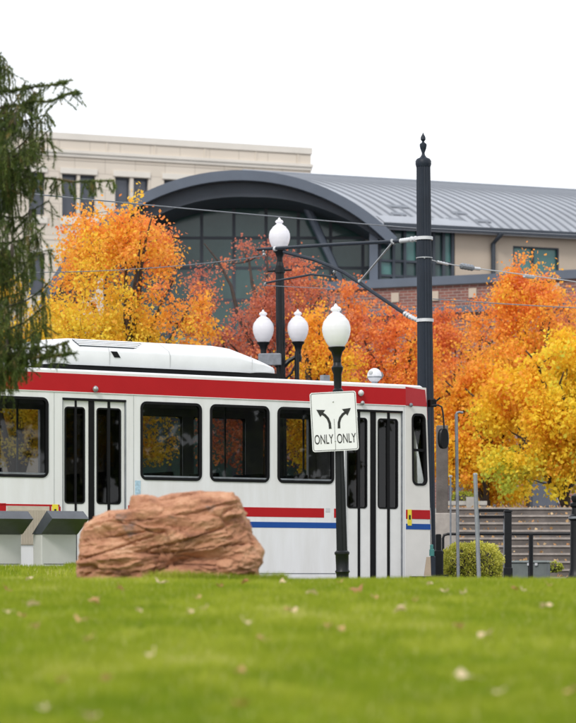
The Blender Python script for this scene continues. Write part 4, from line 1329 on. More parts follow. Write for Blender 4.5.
def autumn_tree(name, X, Y, H, base_h, rx, ry, pal, label, seed, tintfn, ncl=420, nper=46, leaf=.080, group='autumn trees behind the tram', zc=None, lump=.25, trunk_r=.13, z0=0.0):
    rng = np.random.default_rng(seed)
    nper = int(nper * 1.12)
    rd = random.Random(seed)
    root = empty(name, (X, Y, z0), 0, label, 'tree', group)
    H -= z0; base_h = max(.05, base_h - z0)
    zc0 = (H + base_h) / 2; rz = (H - base_h) / 2
    # cluster centres in a lumpy egg
    cl = []
    lobes = [Vector((rd.gauss(0, 1), rd.gauss(0, 1), rd.gauss(0, .8))).normalized() for _ in range(11)]
    while len(cl) < ncl:
        d = Vector((rd.gauss(0, 1), rd.gauss(0, 1), rd.gauss(0, 1))).normalized()
        bumpy = max(l.dot(d) for l in lobes)
        rad = (1 - lump) + lump * max(0, (bumpy - .55) / .45) * 1.15
        r = rd.random() ** (1 / 2.6) * rad
        taper = 1.0 - .28 * max(0, d.z) ** 1.5 * r
        p = Vector((d.x * r * rx * taper, d.y * r * ry * taper, zc0 + d.z * r * rz))
        if noise.noise(Vector((p.x * .75, p.y * .75, p.z * .75)) + Vector((seed, 0, 0))) < -.05: continue
        cl.append(p)
    # skeleton
    mb = MB()
    th = base_h + rz * .35
    nodes = []
    trunk_pts = [Vector((0, 0, -.05)), Vector((.03, 0, .5)), Vector((.02, .03, base_h * .7)), Vector((0, 0, base_h)), Vector((.04, .02, th)), Vector((-.02, .02, zc0 + rz * .25)), Vector((.04, 0, zc0 + rz * .7))]
    rsz = [(trunk_r if z0 == 0 else .085) * k for k in (1.35, 1.0, .9, .82, .6, .35, .12)]
    mb.tube(trunk_pts, rsz, 10)
    for i, p in enumerate(trunk_pts[2:]):
        nodes.append((p, rsz[i + 2]))
    for k in range(11):
        a = 2 * PI * k / 11 + rd.random() * .5
        st_ = base_h * .85 + (zc0 - base_h * .85) * rd.random() * .9
        e = Vector((math.cos(a) * rx * rd.uniform(.5, .75), math.sin(a) * ry * rd.uniform(.5, .75), min(H * .9, st_ + rz * rd.uniform(.5, 1.15))))
        s0_ = Vector((0, 0, st_))
        pts = []
        for q in range(6):
            t = q / 5
            p = s0_.lerp(e, t) + Vector((0, 0, rz * .12 * math.sin(t * PI))) + Vector((rd.gauss(0, .06), rd.gauss(0, .06), rd.gauss(0, .04))) * (1 if 0 < q < 5 else 0)
            pts.append(p)
        rs = [trunk_r * .62 * (1 - t / 5 * .8) for t in range(6)]
        mb.tube(pts, rs, 6)
        nodes += list(zip(pts[1:], rs[1:]))
    cl.sort(key=lambda p: min((p - n[0]).length_squared for n in nodes[:40]))
    dirs = []
    np_nodes = [n[0] for n in nodes]
    rn = [n[1] for n in nodes]
    arr = np.array([tuple(p) for p in np_nodes])
    for p in cl:
        pv = np.array(tuple(p))
        # prefer parents below and inside
        dd = np.linalg.norm(arr - pv, axis=1) + np.maximum(0, arr[:, 2] - pv[2]) * 1.2
        j = int(np.argmin(dd))
        a = Vector(arr[j]); r0 = min(rn[j] * .8, .022)
        mid = a.lerp(p, .5) + Vector((rd.gauss(0, .04), rd.gauss(0, .04), -.03))
        mb.tube([a, mid, p], [max(r0, .006), max(r0 * .7, .005), .004], 4, False)
        arr = np.vstack([arr, [tuple(mid)], [tuple(p)]]); rn += [max(r0 * .7, .006), max(r0 * .5, .005)]
        dv = (p - a); dv = dv.normalized() if dv.length > 1e-5 else Vector((0, 0, 1))
        dirs.append(tuple(dv))
    mb.build('trunk', M['bark'], root, True)
    V, c = leaves_at(np.array([tuple(p) for p in cl]), np.array(dirs), nper, .19, leaf, rng)
    n = len(V)
    cln = np.repeat(rng.normal(0, .17, ncl), nper)
    tnt = tintfn(c[:, 0] / rx, c[:, 1] / ry, (c[:, 2] - zc0) / rz) + cln + rng.normal(0, .075, n)
    o = link('crown', np_mesh('crown', V.reshape(-1, 3), 4, np.clip(tnt, 0, 1)), M['leaf_' + pal], root)
    return root


def wx(px, Y): return (px - 288) / F * Y
def wz(py, Y): return EYE + (577 - py) / F * Y

TZ = 1.9
autumn_tree('autumn_tree', wx(126, 64), 64, wz(178, 64), 2.6, 2.2, 2.1, 'orange', 'orange and yellow tree rising behind the roof unit, left of the red tree', 11,
            lambda x, y, z: np.clip(.86 - .56 * z - .12 * x + .12 * np.sin(3 * x + 2), .12, 1), ncl=660, nper=48)
autumn_tree('autumn_tree', wx(20, 70), 70, wz(245, 70), 2.4, 1.8, 2.0, 'gold', 'yellow tree half hidden behind the spruce at far left', 12,
            lambda x, y, z: .6 - .15 * z, ncl=380, nper=42)
autumn_tree('autumn_tree', wx(266, 72), 72, wz(203, 72), 2.3, 2.45, 2.1, 'red', 'rusty red tree behind the three-globe lamp', 13,
            lambda x, y, z: .34 - .12 * z + .40 * np.clip(x - .1, 0, 1) + .12 * np.clip(-z, 0, 1), ncl=640, nper=34, lump=.3)
autumn_tree('autumn_tree', wx(318, 66), 66, wz(292, 66), 2.2, 1.05, 1.1, 'gold', 'small golden orange tree between the three-globe and single-globe lamps', 21,
            lambda x, y, z: .35 - .3 * z, ncl=210, nper=40)
autumn_tree('autumn_tree', wx(347, 74), 74, wz(266, 74), 2.4, .85, 1.0, 'orange', 'slim orange red tree top behind the single-globe lamp', 22,
            lambda x, y, z: .35 - .1 * z, ncl=170, nper=42)
autumn_tree('autumn_tree', wx(395, 70), 70, wz(302, 70), 2.4, 1.45, 1.4, 'orange', 'orange tree right behind the tram roof, left of the fluted pole', 14,
            lambda x, y, z: .50 - .25 * z + .2 * x, ncl=350, nper=42)
autumn_tree('autumn_tree', wx(455, 78), 78, wz(303, 78), 2.9, 1.8, 1.5, 'orange', 'deep orange tree just right of the fluted pole', 15,
            lambda x, y, z: .42 - .2 * z + .15 * x, ncl=480, nper=44, z0=TZ)
autumn_tree('autumn_tree', wx(526, 72), 72, wz(252, 72), 2.9, 1.9, 1.8, 'orange', 'tallest orange tree on the right, in front of the beige wall', 16,
            lambda x, y, z: .74 - .30 * z - .08 * np.abs(x), ncl=640, nper=46, z0=TZ)
autumn_tree('autumn_tree', wx(592, 78), 78, wz(272, 78), 3.0, 1.9, 1.7, 'red', 'red orange tree cut by the right edge behind the tall orange one', 17,
            lambda x, y, z: .75 - .15 * z, ncl=380, nper=36, z0=TZ)
autumn_tree('autumn_tree', wx(566, 66), 66, wz(335, 66), 1.95, 2.2, 1.9, 'gold', 'bright yellow tree with green tints at the right, nearest of the row', 18,
            lambda x, y, z: .60 - .22 * z + .20 * np.sin(4 * x + 3 * z), ncl=640, nper=48, leaf=.10, z0=TZ, lump=.34)
autumn_tree('autumn_tree', wx(486, 69), 69, wz(352, 69), 2.0, 1.65, 1.4, 'gold', 'low golden orange tree over the steps, left of the yellow one', 19,
            lambda x, y, z: .34 - .22 * z + .15 * x, ncl=460, nper=46, leaf=.095, z0=TZ, lump=.36)

# trees out of the picture to the right, seen in the tram windows
M['leaf_dark'] = M['needle']
for (x_, y_, h_, sd_, pal_, lb_) in ((14, 34, 8, 31, 'dark', 'dark green tree beyond the right edge, nearest the lawn'),
                                     (20, 27, 9, 32, 'dark', 'dark green tree beyond the right edge, in the middle of the lawn'),
                                     (26, 36, 9, 33, 'red', 'red tree beyond the right edge, farthest away'),
                                     (19, 40, 8.5, 34, 'dark', 'dark green tree beyond the right edge near the kerb')):
    autumn_tree('broadleaf_tree', x_, y_, h_, 1.2, 3.4, 3.2, pal_, lb_, sd_, lambda x, y, z: .4 - .2 * z, ncl=260, nper=30, leaf=.26, group='trees right of the frame')



# ------------------------------------------------------------------ spruce
def spruce():
    SY = 27.0
    k = F / SY
    X = wx(-62, SY)
    root = empty('spruce_tree', (X, SY, 0), 0, 'dark green drooping spruce at the left edge in front of the tram', 'tree')
    MB().tube([(0, 0, .2), (.03, 0, 2), (.05, 0, 4.5), (.03, 0, 6.6), (0, 0, 8.0)], [.22, .17, .13, .06, .02], 10).build('trunk', M['bark'], root, True)
    rd = random.Random(3)
    segs = []       # twigs carrying needles: (a, b)
    wood = MB()
    def needle_path(pts, dens=1.0):
        for a, b in zip(pts[:-1], pts[1:]):
            segs.append((a, b, dens))
    def limb(px, py, dy, droop=.3, hang=1.0, z0off=None):
        lone = 2.6 if hang < .5 else 1.15
        """main limb from the trunk to a tip that shows at px,py"""
        tip = P(px, py, SY + dy) - Vector((X, SY, 0))
        st_z = tip.z + (rd.uniform(.2, .7) if z0off is None else z0off)
        a = Vector((0, 0, st_z))
        n = 9
        pts = []
        for i in range(n + 1):
            t = i / n
            p = a.lerp(tip, t)
            p.z -= droop * math.sin(t * PI) * .6
            p += Vector((rd.gauss(0, .012), rd.gauss(0, .02), rd.gauss(0, .012)))
            pts.append(p)
        wood.tube(pts, [.014 * (1 - i / n) + .004 for i in range(n + 1)], 5, False)
        needle_path(pts[2:], lone)
        # side twigs that hang
        for i in range(3, n + 1):
            for q in range(5 if hang > .5 else 5):
                p = pts[i - 1].lerp(pts[i], rd.random())
                ln = rd.uniform(.18, .54) * max(.45, hang) * (1.1 - .55 * (i / n))
                out = Vector((rd.gauss(.12, .25), rd.gauss(0, .35), 0))
                tw = [p]
                m = 4
                for j in range(1, m + 1):
                    t = j / m
                    tw.append(p + out * ln * (t - .25 * t * t) * .9 + Vector((0, 0, -ln * t * t * (.55 + .5 * t) * (1 if hang > 0 else -.15))) + Vector((rd.gauss(0, .008), rd.gauss(0, .008), 0)))
                wood.tube(tw, [.004, .004, .003, .003, .002], 3, False)
                needle_path(tw, lone * .8)
                if rd.random() < .6:
                    b0 = tw[2]; o2 = Vector((rd.gauss(0, .08), rd.gauss(0, .08), -rd.uniform(.06, .16)))
                    needle_path([b0, b0 + o2 * .6, b0 + o2], 1.0)
    # silhouette tips down the right-hand side of the tree
    tips = [(4, 52, .0), (-4, 62, .3), (12, 70, .2), (24, 82, -.2), (34, 92, .3), (44, 86, .1), (20, 108, -.5), (44, 112, .4), (50, 108, -.1),
            (50, 130, .2), (36, 140, -.5), (50, 140, .1), (28, 160, .5), (42, 165, -.2), (20, 190, .3), (46, 200, .1), (34, 215, -.4),
            (48, 226, .3), (24, 235, .6), (50, 248, -.3), (38, 262, .2), (52, 280, -.2), (26, 290, .5), (44, 306, 0), (34, 318, -.4),
            (46, 322, .3), (22, 330, .6), (40, 334, -.1), (28, 345, -.5), (34, 350, .4), (16, 352, 0),
            (8, 100, .7), (8, 140, -.7), (14, 180, .8), (6, 220, -.8), (16, 260, .8), (8, 300, -.8), (12, 330, .7), (4, 345, -.6), (-10, 80, .3), (-12, 130, .8), (-10, 200, .4), (-6, 280, .2), (-4, 335, .5)]
    for px, py, dy in tips:
        limb(px + rd.uniform(-3, 2), py, dy, droop=rd.uniform(.5, 1.0))
    # lone limbs poking out to the right
    limb(84, 92, -.1, droop=.16, hang=.0, z0off=-.10)
    limb(72, 80, 0, droop=.12, hang=.0, z0off=-.12)
    limb(112, 183, .1, droop=.14, hang=.25, z0off=.30)
    limb(76, 355, -.2, droop=.12, hang=.0, z0off=.1)
    limb(68, 344, -.1, droop=.12, hang=.2, z0off=.1)
    limb(-20, 50, .3); limb(2, 58, -.3)
    wood.build('branches', M['bark'], root, True)
    # needles
    rng = np.random.default_rng(4)
    A_ = np.array([tuple(s[0]) for s in segs]); B_ = np.array([tuple(s[1]) for s in segs])
    L_ = np.linalg.norm(B_ - A_, axis=1)
    cnt = np.maximum(3, (L_ * 400 * np.array([q_[2] for q_ in segs])).astype(int))
    idx = np.repeat(np.arange(len(segs)), cnt)
    t = rng.random((len(idx), 1))
    p = A_[idx] * (1 - t) + B_[idx] * t
    d = (B_ - A_) / np.maximum(L_[:, None], 1e-6); d = d[idx]
    n = len(idx)
    r = rng.normal(0, 1, (n, 3)); r -= d * np.sum(r * d, 1, keepdims=True); r /= np.linalg.norm(r, axis=1, keepdims=True)
    nd = r * .8 + d * .75; nd /= np.linalg.norm(nd, axis=1, keepdims=True)
    ln = .043 * (.7 + .6 * rng.random((n, 1)))
    side = np.cross(nd, r); side /= np.maximum(np.linalg.norm(side, axis=1, keepdims=True), 1e-6)
    V = np.zeros((n, 3, 3))
    V[:, 0] = p - side * .0034; V[:, 1] = p + side * .0034; V[:, 2] = p + nd * ln
    tone = np.repeat(rng.random(len(segs)) * .5, cnt) + .35 * rng.random(n)
    old = np.repeat(rng.random(len(segs)) < .05, cnt)
    tone[old] = .9 + .1 * rng.random(old.sum())
    link('needles', np_mesh('needles', V.reshape(-1, 3), 3, np.clip(tone, 0, 1)), M['needle'], root)
    print('needles', n)
    # cones
    for px, py, dy in ((15.5, 118, -.3), (10, 160, -.4), (30, 215, -.2), (12, 250, -.4), (7, 345, -.3)):
        q = P(px, py, SY + dy) - Vector((X, SY, 0))
        MB().lathe([(.004, .06), (.014, .045), (.018, 0), (.015, -.05), (.004, -.075)], q, 8).build('cone', M['bark'], root, True)
spruce()

# ================================================================== boulder
def boulder():
    BY = 24.2
    k = F / BY
    out = [(78, 585), (76.5, 562), (79, 548), (80, 538), (85, 527), (96, 517), (108, 512), (121, 510), (129, 509), (131, 500), (134, 496), (148, 494.5), (158, 498), (170, 495), (182, 493), (205, 492.5), (225, 493.5), (236, 497), (241, 505), (243, 514), (247, 521), (252, 531), (259, 541), (265.5, 551), (264, 561), (259, 569), (257, 585)]
    cx, cy = 171, 560
    ang = []
    for x, y in out:
        ang.append((math.atan2((cy - y), (x - cx)), math.hypot(x - cx, cy - y) / k))
    ang.sort()
    aa = np.array([a for a, _ in ang]); rr = np.array([r for _, r in ang])
    def rad(a):
        a = (a + PI) % (2 * PI) - PI
        if a < aa[0] or a > aa[-1]:
            return (rr[0] if a < 0 else rr[-1])
        return float(np.interp(a, aa, rr))
    nu, nv = 340, 190
    vs = []
    for j in range(nv + 1):
        ph = PI * j / nv            # 0 = front pole (towards camera), PI = back
        for i in range(nu):
            a = 2 * PI * i / nu - PI
            r = rad(a) if a > -.35 or a < -PI + .35 else rr[0] * .8
            sp = math.sin(ph) ** .62 if math.sin(ph) > 0 else 0
            x = r * math.cos(a) * sp
            z = r * math.sin(a) * sp
            y = -math.cos(ph) * .46 * (abs(math.cos(ph)) ** -.25 if abs(math.cos(ph)) > .01 else 1)
            p = Vector((x, y, z))
            nrm = Vector((math.cos(a) * sp, -math.cos(ph), math.sin(a) * sp)); nrm.normalize()
            fr = 1 - sp * .5
            d = 0.0
            for sc1, amp, tilt, seed1 in ((2.3, .042, .55, 0.0), (6.0, .010, .60, 13.0)):
                q = Vector((p.x * .62, p.y * .8, p.z * 1.25 + p.x * -.16)) * sc1 + Vector((seed1, seed1, seed1))
                q += Vector((noise.noise(p * 5), noise.noise(p * 5 + Vector((9, 0, 0))), noise.noise(p * 5 + Vector((0, 9, 0))))) * .18
                ds, ps = noise.voronoi(q, distance_metric='DISTANCE', exponent=2.5)
                c0 = ps[0]
                hsh = noise.cell_vector(c0 * 7.31)
                rel = q - c0
                t1 = Vector((hsh.x - .5, hsh.y - .5, hsh.z - .5)) * 2
                d += amp * (hsh.x * 1.6 - .8) + amp * tilt * rel.dot(t1) * 2.2
                d -= amp * .10 * max(0, 1 - (ds[1] - ds[0]) / .09)
            bed = p.z - p.x * .14
            st = abs(noise.noise(Vector((p.x * 1.3 + 3, p.y * 1.3, bed * 8))))
            d -= .05 * max(0, .07 - st) / .07
            d += .050 * noise.fractal(Vector((p.x * 1.8, p.y * 2.2, bed * 6)), .9, 2.1, 4)
            rg_ = 1 - abs(noise.noise(Vector((p.x * 3.2 + 1.5, p.y * 3, bed * 14)))) * 2
            d += .022 * rg_ * rg_ * (1 if rg_ > 0 else -1)
            d += .016 * noise.fractal(Vector((p.x * 14, p.y * 14, bed * 34)), .7, 2.1, 5)
            d *= (.45 + .85 * fr)
            # undercut low on the right, notch below the upper slab
            ux, uz = (x - .22) / .36, (z + .03 - .12 * x) / .075
            if y < .1: d -= .21 * math.exp(-(ux * ux + uz * uz) * 1.2)
            ux, uz = (x - .05) / .55, (z - .30 + .10 * x) / .035
            if y < .1: d -= .05 * math.exp(-(ux * ux + uz * uz))
            n2 = noise.fractal(Vector((x * 11, y * 11, z * 24)), 1.0, 2.1, 4)
            d += .006 * n2
            vs.append(p + nrm * d * (1 if sp < .96 else .35))
    fs = [(j * nu + i, j * nu + (i + 1) % nu, (j + 1) * nu + (i + 1) % nu, (j + 1) * nu + i) for j in range(nv) for i in range(nu)]
    o = MB().add(vs, fs).build('boulder', M['rock'], None, True)
    o.data.attributes
    o.location = ((cx - 288) / k, BY, EYE + (577 - cy) / k)
    tag(o, 'big rough red sandstone boulder lying on the lawn in front of the tram', 'boulder')
boulder()

# ================================================================== pedestals at left
def pedestal(dx, label):
    PY = 36.0
    k = F / PY
    W_, D_ = .52, .25
    yaw = R(32)
    c, s_ = math.cos(yaw), math.sin(yaw)
    # local frame: x along the width, y away; the front left corner shows at px 41
    fl_x = (41.5 - 288) / k + dx
    t = empty('sign_pedestal', (fl_x, PY, 0), yaw, label, 'pedestal', 'slanted pedestals on the lawn')
    zt = EYE + (577 - 534) / k
    MB().bbox(0, W_, 0, D_, .2, zt, .008).build('body', M['pedestal_grey'], t)
    a, b = EYE + (577 - 511) / k, EYE + (577 - 519) / k
    cap = [(D_ + .01, zt), (-.01, zt), (-.34, b), (-.175, a)]
    MB().prism(cap, 'x', -.012, W_ + .012).build('cap', M['slate_top'], t)
    MB().box(.03, W_ - .03, -.004, 0, .62, .626).build('panel_joint', M['rubber'], t)
    return t
pedestal(0, 'whole grey pedestal with dark slanted cap, right one of two beside the boulder')
pedestal(-55.5 / (F / 36.0), 'pale grey pedestal with dark slanted cap cut off by the left edge')

# ================================================================== right-hand side: bollards, rails, steps
def px_box(mb, x0, x1, y0, y1, Y, d):
    a, b = P(x0, y1, Y), P(x1, y0, Y)
    return mb.box(a.x, b.x, Y, Y + d, a.z, b.z)

# terrace: ground behind and the steps
TYs = 58.0
stx0, stx1 = wx(452, TYs), wx(640, TYs)
steps = empty('terrace_steps', (stx0, TYs, 0), 0, 'flight of wide weathered steps strewn with leaves below the yellow trees', 'steps')
nst = 9
rise = 8.2 / F * TYs
tread = .36
z = EYE + (577 - 577) / F * TYs
nose_me = MB().box(0, stx1 - stx0, -.03, .13, -.045, 0).mesh('nosing')
ris_me = MB().box(.02, stx1 - stx0, 0, tread + .03, -rise, -.046).mesh('step')
k0 = -2
for i in range(k0, nst):
    zz = z + (i + 1) * rise
    o = link('step', ris_me, M['wood_step'], steps); o.location = (0, (i - k0) * tread, zz)
    link('nosing', nose_me, M['nosing'], o)
ytop = TYs + (nst - k0) * tread
ztop_ = z + nst * rise
tag(MB().box(-2, 40, ytop, 89.9, -.1, ztop_ - .01).build('terrace', M['concrete']), kind='structure')
# leaves on the steps
rng = np.random.default_rng(9)
cs_ = []
for i in range(k0, nst):
    for _ in range(24):
        cs_.append((stx0 + rng.random() * (stx1 - stx0), TYs + (i - k0) * tread + rng.random() * tread * .8 - .02, z + (i + 1) * rise + .02))
for _ in range(300):
    cs_.append((stx0 + rng.random() * 6, ytop + rng.random() * 3, ztop_ + .03))
cs_ = np.array(cs_)
V, c = leaves_at(cs_, np.tile([[1., 0, 0]], (len(cs_), 1)), 1, .02, .08, rng)
o = link('leaf_litter', np_mesh('leaf_litter', V.reshape(-1, 3), 4, np.clip(rng.random(len(V)) * .8, 0, 1)), M['dry_leaf'])
tag(o, 'orange leaf litter scattered over the steps', 'leaf litter', kind='stuff')

# low retaining walls / ledges left of the steps top
MB_ = MB
rw = empty('retaining_wall', tuple(P(456, 577, 64)), 0, 'grey stone retaining wall between the concrete pillar and the steps', 'wall')
rw.location.z = 0
rx0 = rw.location.x
k = F / 64
def rwz(py): return EYE + (577 - py) / k
MB().box(wx(449, 64) - rx0, wx(486, 64) - rx0, 0, .4, 1.2, rwz(505)).build('wall', M['step_pale'], rw)
MB().box(wx(448, 64) - rx0, wx(487, 64) - rx0, -.05, .45, rwz(505), rwz(501)).build('coping', M['concrete'], rw)
MB().box(wx(466, 64) - rx0, wx(474, 64) - rx0, -.12, -.052, 1.2, rwz(497)).build('pier', M['concrete'], rw)
BY_ = 57.4
lw = empty('board_rail', (wx(477, BY_), BY_, 0), 0, 'short rail of two dark boards just left of the thick black post', 'rail')
x0 = lw.location.x
for py in (510.5, 517):
    zz = wz(py, BY_)
    MB().bbox(wx(476, BY_) - x0, wx(509, BY_) - x0, -.03, .03, zz - .032, zz + .032, .008).build('board', M['rubber'], lw)
for px in (478.5, 505):
    MB().bbox(wx(px, BY_) - x0 - .03, wx(px, BY_) - x0 + .03, .032, .09, 0, wz(509, BY_), .008).build('leg', M['dull_steel'], lw)

# concrete pillar with pale plinth
PYp = 52.0
k = F / PYp
x0 = wx(443, PYp)
pil = empty('pillar', (x0, PYp, 0), 0, 'grey brown square pillar on a pale block right of the tram cab', 'pillar')
zp = lambda py: EYE + (577 - py) / k
MB().bbox(wx(437, PYp) - x0, wx(448.5, PYp) - x0, .1, .32, zp(513), zp(425), .012).build('shaft', M['wood_step'], pil)
MB().bbox(wx(435, PYp) - x0, wx(456.5, PYp) - x0, 0, .42, 0, zp(513), .015).build('plinth', M['step_pale'], pil)

# slim posts
def post(px0, py0, px1, py1, Y, r, m, name, label, cat, extra=None, group=None):
    a, b = P(px1, py1, Y), P(px0, py0, Y)
    root = empty(name, (a.x, Y, 0), 0, label, cat, group)
    MB().tube([(0, 0, 0), (b.x - a.x, 0, b.z)], r, 10).build('shaft', m, root, True)
    MB().lathe([(r * 2.2, 0), (r * 2.2, .03), (r * 1.2, .05)], (0, 0, 0), 12).build('base_plate', m, root, True)
    if extra: extra(root, b - Vector((a.x, Y, 0)))
    return root
def hook(root, top):
    MB().tube([top + Vector((0, 0, -.02)), top + Vector((.01, 0, .02)), top + Vector((.05, 0, .03)), top + Vector((.11, 0, .02))], .02, 8).build('hook', M['dull_steel'], root, True)
post(456.3, 414, 458.6, 577, 43.5, .026, M['dull_steel'], 'post', 'tall thin grey post with a short hooked top right of the cab mirror', 'post', hook)
def scap(root, top):
    MB().lathe([(.034, top.z - .02), (.034, top.z), (.02, top.z + .015)], (top.x, 0, 0), 8).build('cap', M['steel'], root, True)
post(475.2, 474, 480, 577, 40.0, .031, M['post_grey'], 'post', 'pale grey slightly leaning post in front of the round bush', 'post', scap)
post(450.6, 476, 450.6, 577, 49.0, .016, M['dull_steel'], 'post', 'shorter hair-thin dark post in front of the pale block', 'post', scap)

# black handrail: top rail with posts
RY = 50.0
hr = empty('handrail', (wx(443, RY), RY, 0), 0, 'black tube handrail running right from the cab past the bush', 'handrail')
x0 = wx(443, RY); zt = wz(534, RY)
MB().tube([(0, 0, .0), (0, 0, zt - .08), (.02, 0, zt - .02), (.09, 0, zt), (wx(620, RY) - x0, 0, zt)], .026, 8).build('top_rail', M['black_metal'], hr, True)
for px in (531, 605):
    MB().tube([(wx(px, RY) - x0, 0, 0), (wx(px, RY) - x0, 0, zt)], .042 if px == 531 else .03, 8).build('post', M['black_metal'], hr, True)
# thick square black post
k = F / 48.0
sp = empty('wooden_post', (wx(508, 48), 48, 0), 0, 'thick black square post left of the grey utility box', 'post')
MB().bbox(-.062, .062, -.06, .06, 0, wz(512, 48), .012).build('shaft', M['black_metal'], sp)
MB().bbox(-.078, .078, -.078, .078, 0, .62, .012).build('base', M['black_metal'], sp)
MB().bbox(-.072, .072, -.07, .07, wz(512, 48), wz(510, 48), .012).build('cap', M['black_metal'], sp)
# grey utility box
ub = empty('utility_box', (wx(530, 53), 53, 0), R(-12), 'low grey green utility box behind the black handrail', 'utility box')
hb = wz(560.5, 53)
MB().bbox(-.37, .37, -.25, .25, 0, hb - .04, .015).build('cabinet', M['box_grey'], ub)
MB().hexa([(-.4, -.28, hb - .038), (.4, -.28, hb - .038), (.4, .28, hb - .038), (-.4, .28, hb - .038), (-.36, -.22, hb), (.36, -.22, hb), (.36, .22, hb), (-.36, .22, hb)]).build('lid', M['box_grey'], ub)
for x in (-.02, .13):
    MB().box(x, x + .05, -.29, -.26, hb - .10, hb - .05).build('latch', M['pale_insulator'], ub)
MB().box(-.006, .006, -.256, -.25, .05, hb - .05).build('door_gap', M['rubber'], ub)
# ornate bollard cut by the right edge
bo = empty('bollard', (wx(576.5, 42), 42, 0), 0, 'black ribbed bollard with a ball top cut by the right edge', 'bollard')
zb2 = lambda py: wz(py, 42)
MB().lathe([(.16, 0), (.16, zb2(578)), (.13, zb2(576)), (.115, zb2(572)), (.10, zb2(569)), (.095, zb2(521)), (.12, zb2(519)), (.12, zb2(516.5)), (.08, zb2(514)), (.07, zb2(508)), (.10, zb2(506)), (.10, zb2(503.5)), (.06, zb2(502)), (.085, zb2(499)), (.08, zb2(496)), (.03, zb2(494))], (0, 0, 0), 24).build('shaft', M['black_metal'], bo, True)
MB().lathe([(.122, zb2(518.9)), (.126, zb2(517.8)), (.122, zb2(516.7))], (0, 0, 0), 24).build('ring', M['dull_steel'], bo, True)
# equipment by the coupler
SY_ = 44.6
eq = empty('signal_stand', (wx(430, SY_), SY_, 0), 0, 'low black track-side stand with teal cap and beige cone at the cab front', 'signal stand')
x0 = wx(430, SY_); ez2 = lambda py: wz(py, SY_)
EQ = lambda px: wx(px, SY_) - x0
# the stand sits just ahead of the front corner
MB().bbox(EQ(434), EQ(443.5), 0, .2, 0, ez2(550), .02).bbox(EQ(436), EQ(441.5), .02, .18, ez2(550), ez2(534), .012).build('housing', M['black_metal'], eq)
MB().box(EQ(432), EQ(448), -.1, .3, 0, ez2(574.5)).build('base', M['black_metal'], eq)
st2 = empty('marker_cone', (wx(427.5, 42.2), 42.2, 0), 0, 'small beige cone with teal top standing by the tram coupler', 'cone')
k2 = 42.2
q = lambda py: wz(py, k2)
MB().hexa([(-.055, -.05, q(576)), (.055, -.05, q(576)), (.055, .05, q(576)), (-.055, .05, q(576)), (-.015, -.04, q(557)), (.055, -.04, q(557)), (.055, .04, q(557)), (-.015, .04, q(557))]).build('body', M['vent_tan'], st2)
MB().bbox(.04, .125, -.05, .05, q(576), q(556), .015).build('case', M['navy_metal'], st2)
MB().bbox(.03, .105, -.05, .05, q(556), q(549), .012).bbox(.04, .09, -.04, .04, q(549), q(544.5), .01).build('cap', M['teal_paint'], st2)
MB().bbox(-.28, .29, -.1, .1, 0, q(576.2), .012).build('base', M['black_metal'], st2)

# distant lamps among the trees
for px, py, Y, lb in ((503, 452, 84, 'distant white-globed lamp showing through the yellow leaves'), (562, 492, 80, 'far small lamp at the top of the steps near the right edge')):
    t = empty('street_lamp', (wx(px, Y), Y, ztop_ - .05), 0, lb, 'street lamp')
    h = wz(py, Y) - ztop_ - .3
    MB().lathe([(.12, 0), (.1, .3), (.05, .5), (.045, h)], (0, 0, 0), 10).build('shaft', M['dull_steel'], t, True)
    o = MB().lathe(globe_prof(.14), (0, 0, 0), 14).build('globe', M['globe'], t, True); o.location = (0, 0, h)

# bushes
def bush(name, cx, cy, zb, sx, sy, sz, n, leaf, label, seed, tone=(.15, .95)):
    rng = np.random.default_rng(seed)
    root = empty(name, (cx, cy, 0), 0, label, 'bush')
    d = rng.normal(0, 1, (n, 3)); d /= np.linalg.norm(d, axis=1, keepdims=True)
    # boxy ball
    m = np.max(np.abs(d) / 1.0, axis=1, keepdims=True)
    d = d / (np.abs(d) ** 4).sum(1, keepdims=True) ** .25
    r = 1 - .16 * rng.random((n, 1)) ** 1.5
    lum = np.array([noise.noise(Vector((a * 3.2, b * 3.2, c * 3.2 + seed))) for a, b, c in d])
    r *= 1 + .16 * lum[:, None] + .05 * (rng.random((n, 1)) > .96)
    c = d * r * np.array([sx, sy, sz])
    c[:, 2] += zb + sz
    V, c2 = leaves_at(c, d, 1, .01, leaf, rng)
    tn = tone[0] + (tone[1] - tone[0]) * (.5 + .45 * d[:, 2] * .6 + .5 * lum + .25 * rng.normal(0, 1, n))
    link('foliage', np_mesh('foliage', V.reshape(-1, 3), 4, np.clip(tn, 0, 1)), M['hedge'], root)
    core = MB()
    pr = [(max(.02, math.sin(PI * i / 10)) ** .6 * .84, -math.cos(PI * i / 10) * .84) for i in range(11)]
    o = MB().lathe([(a * sx, b * sz) for a, b in pr], (0, 0, zb + sz), 16).build('stems', M['bark'], root, True)
    o.scale = (1, sy / sx, 1)
    return root
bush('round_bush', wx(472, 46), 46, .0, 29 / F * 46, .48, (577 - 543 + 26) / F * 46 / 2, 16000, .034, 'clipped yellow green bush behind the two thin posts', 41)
bush('shrub', wx(463, 66), 66, 1.8, .30, .3, .36, 1600, .05, 'small green shrub growing above the retaining wall', 42, (.0, .4))
bush('shrub', wx(545, 54.5), 54.5, .55, .35, .2, .10, 700, .05, 'low leafy shrub at the foot of the steps behind the utility box', 43, (.1, .5))

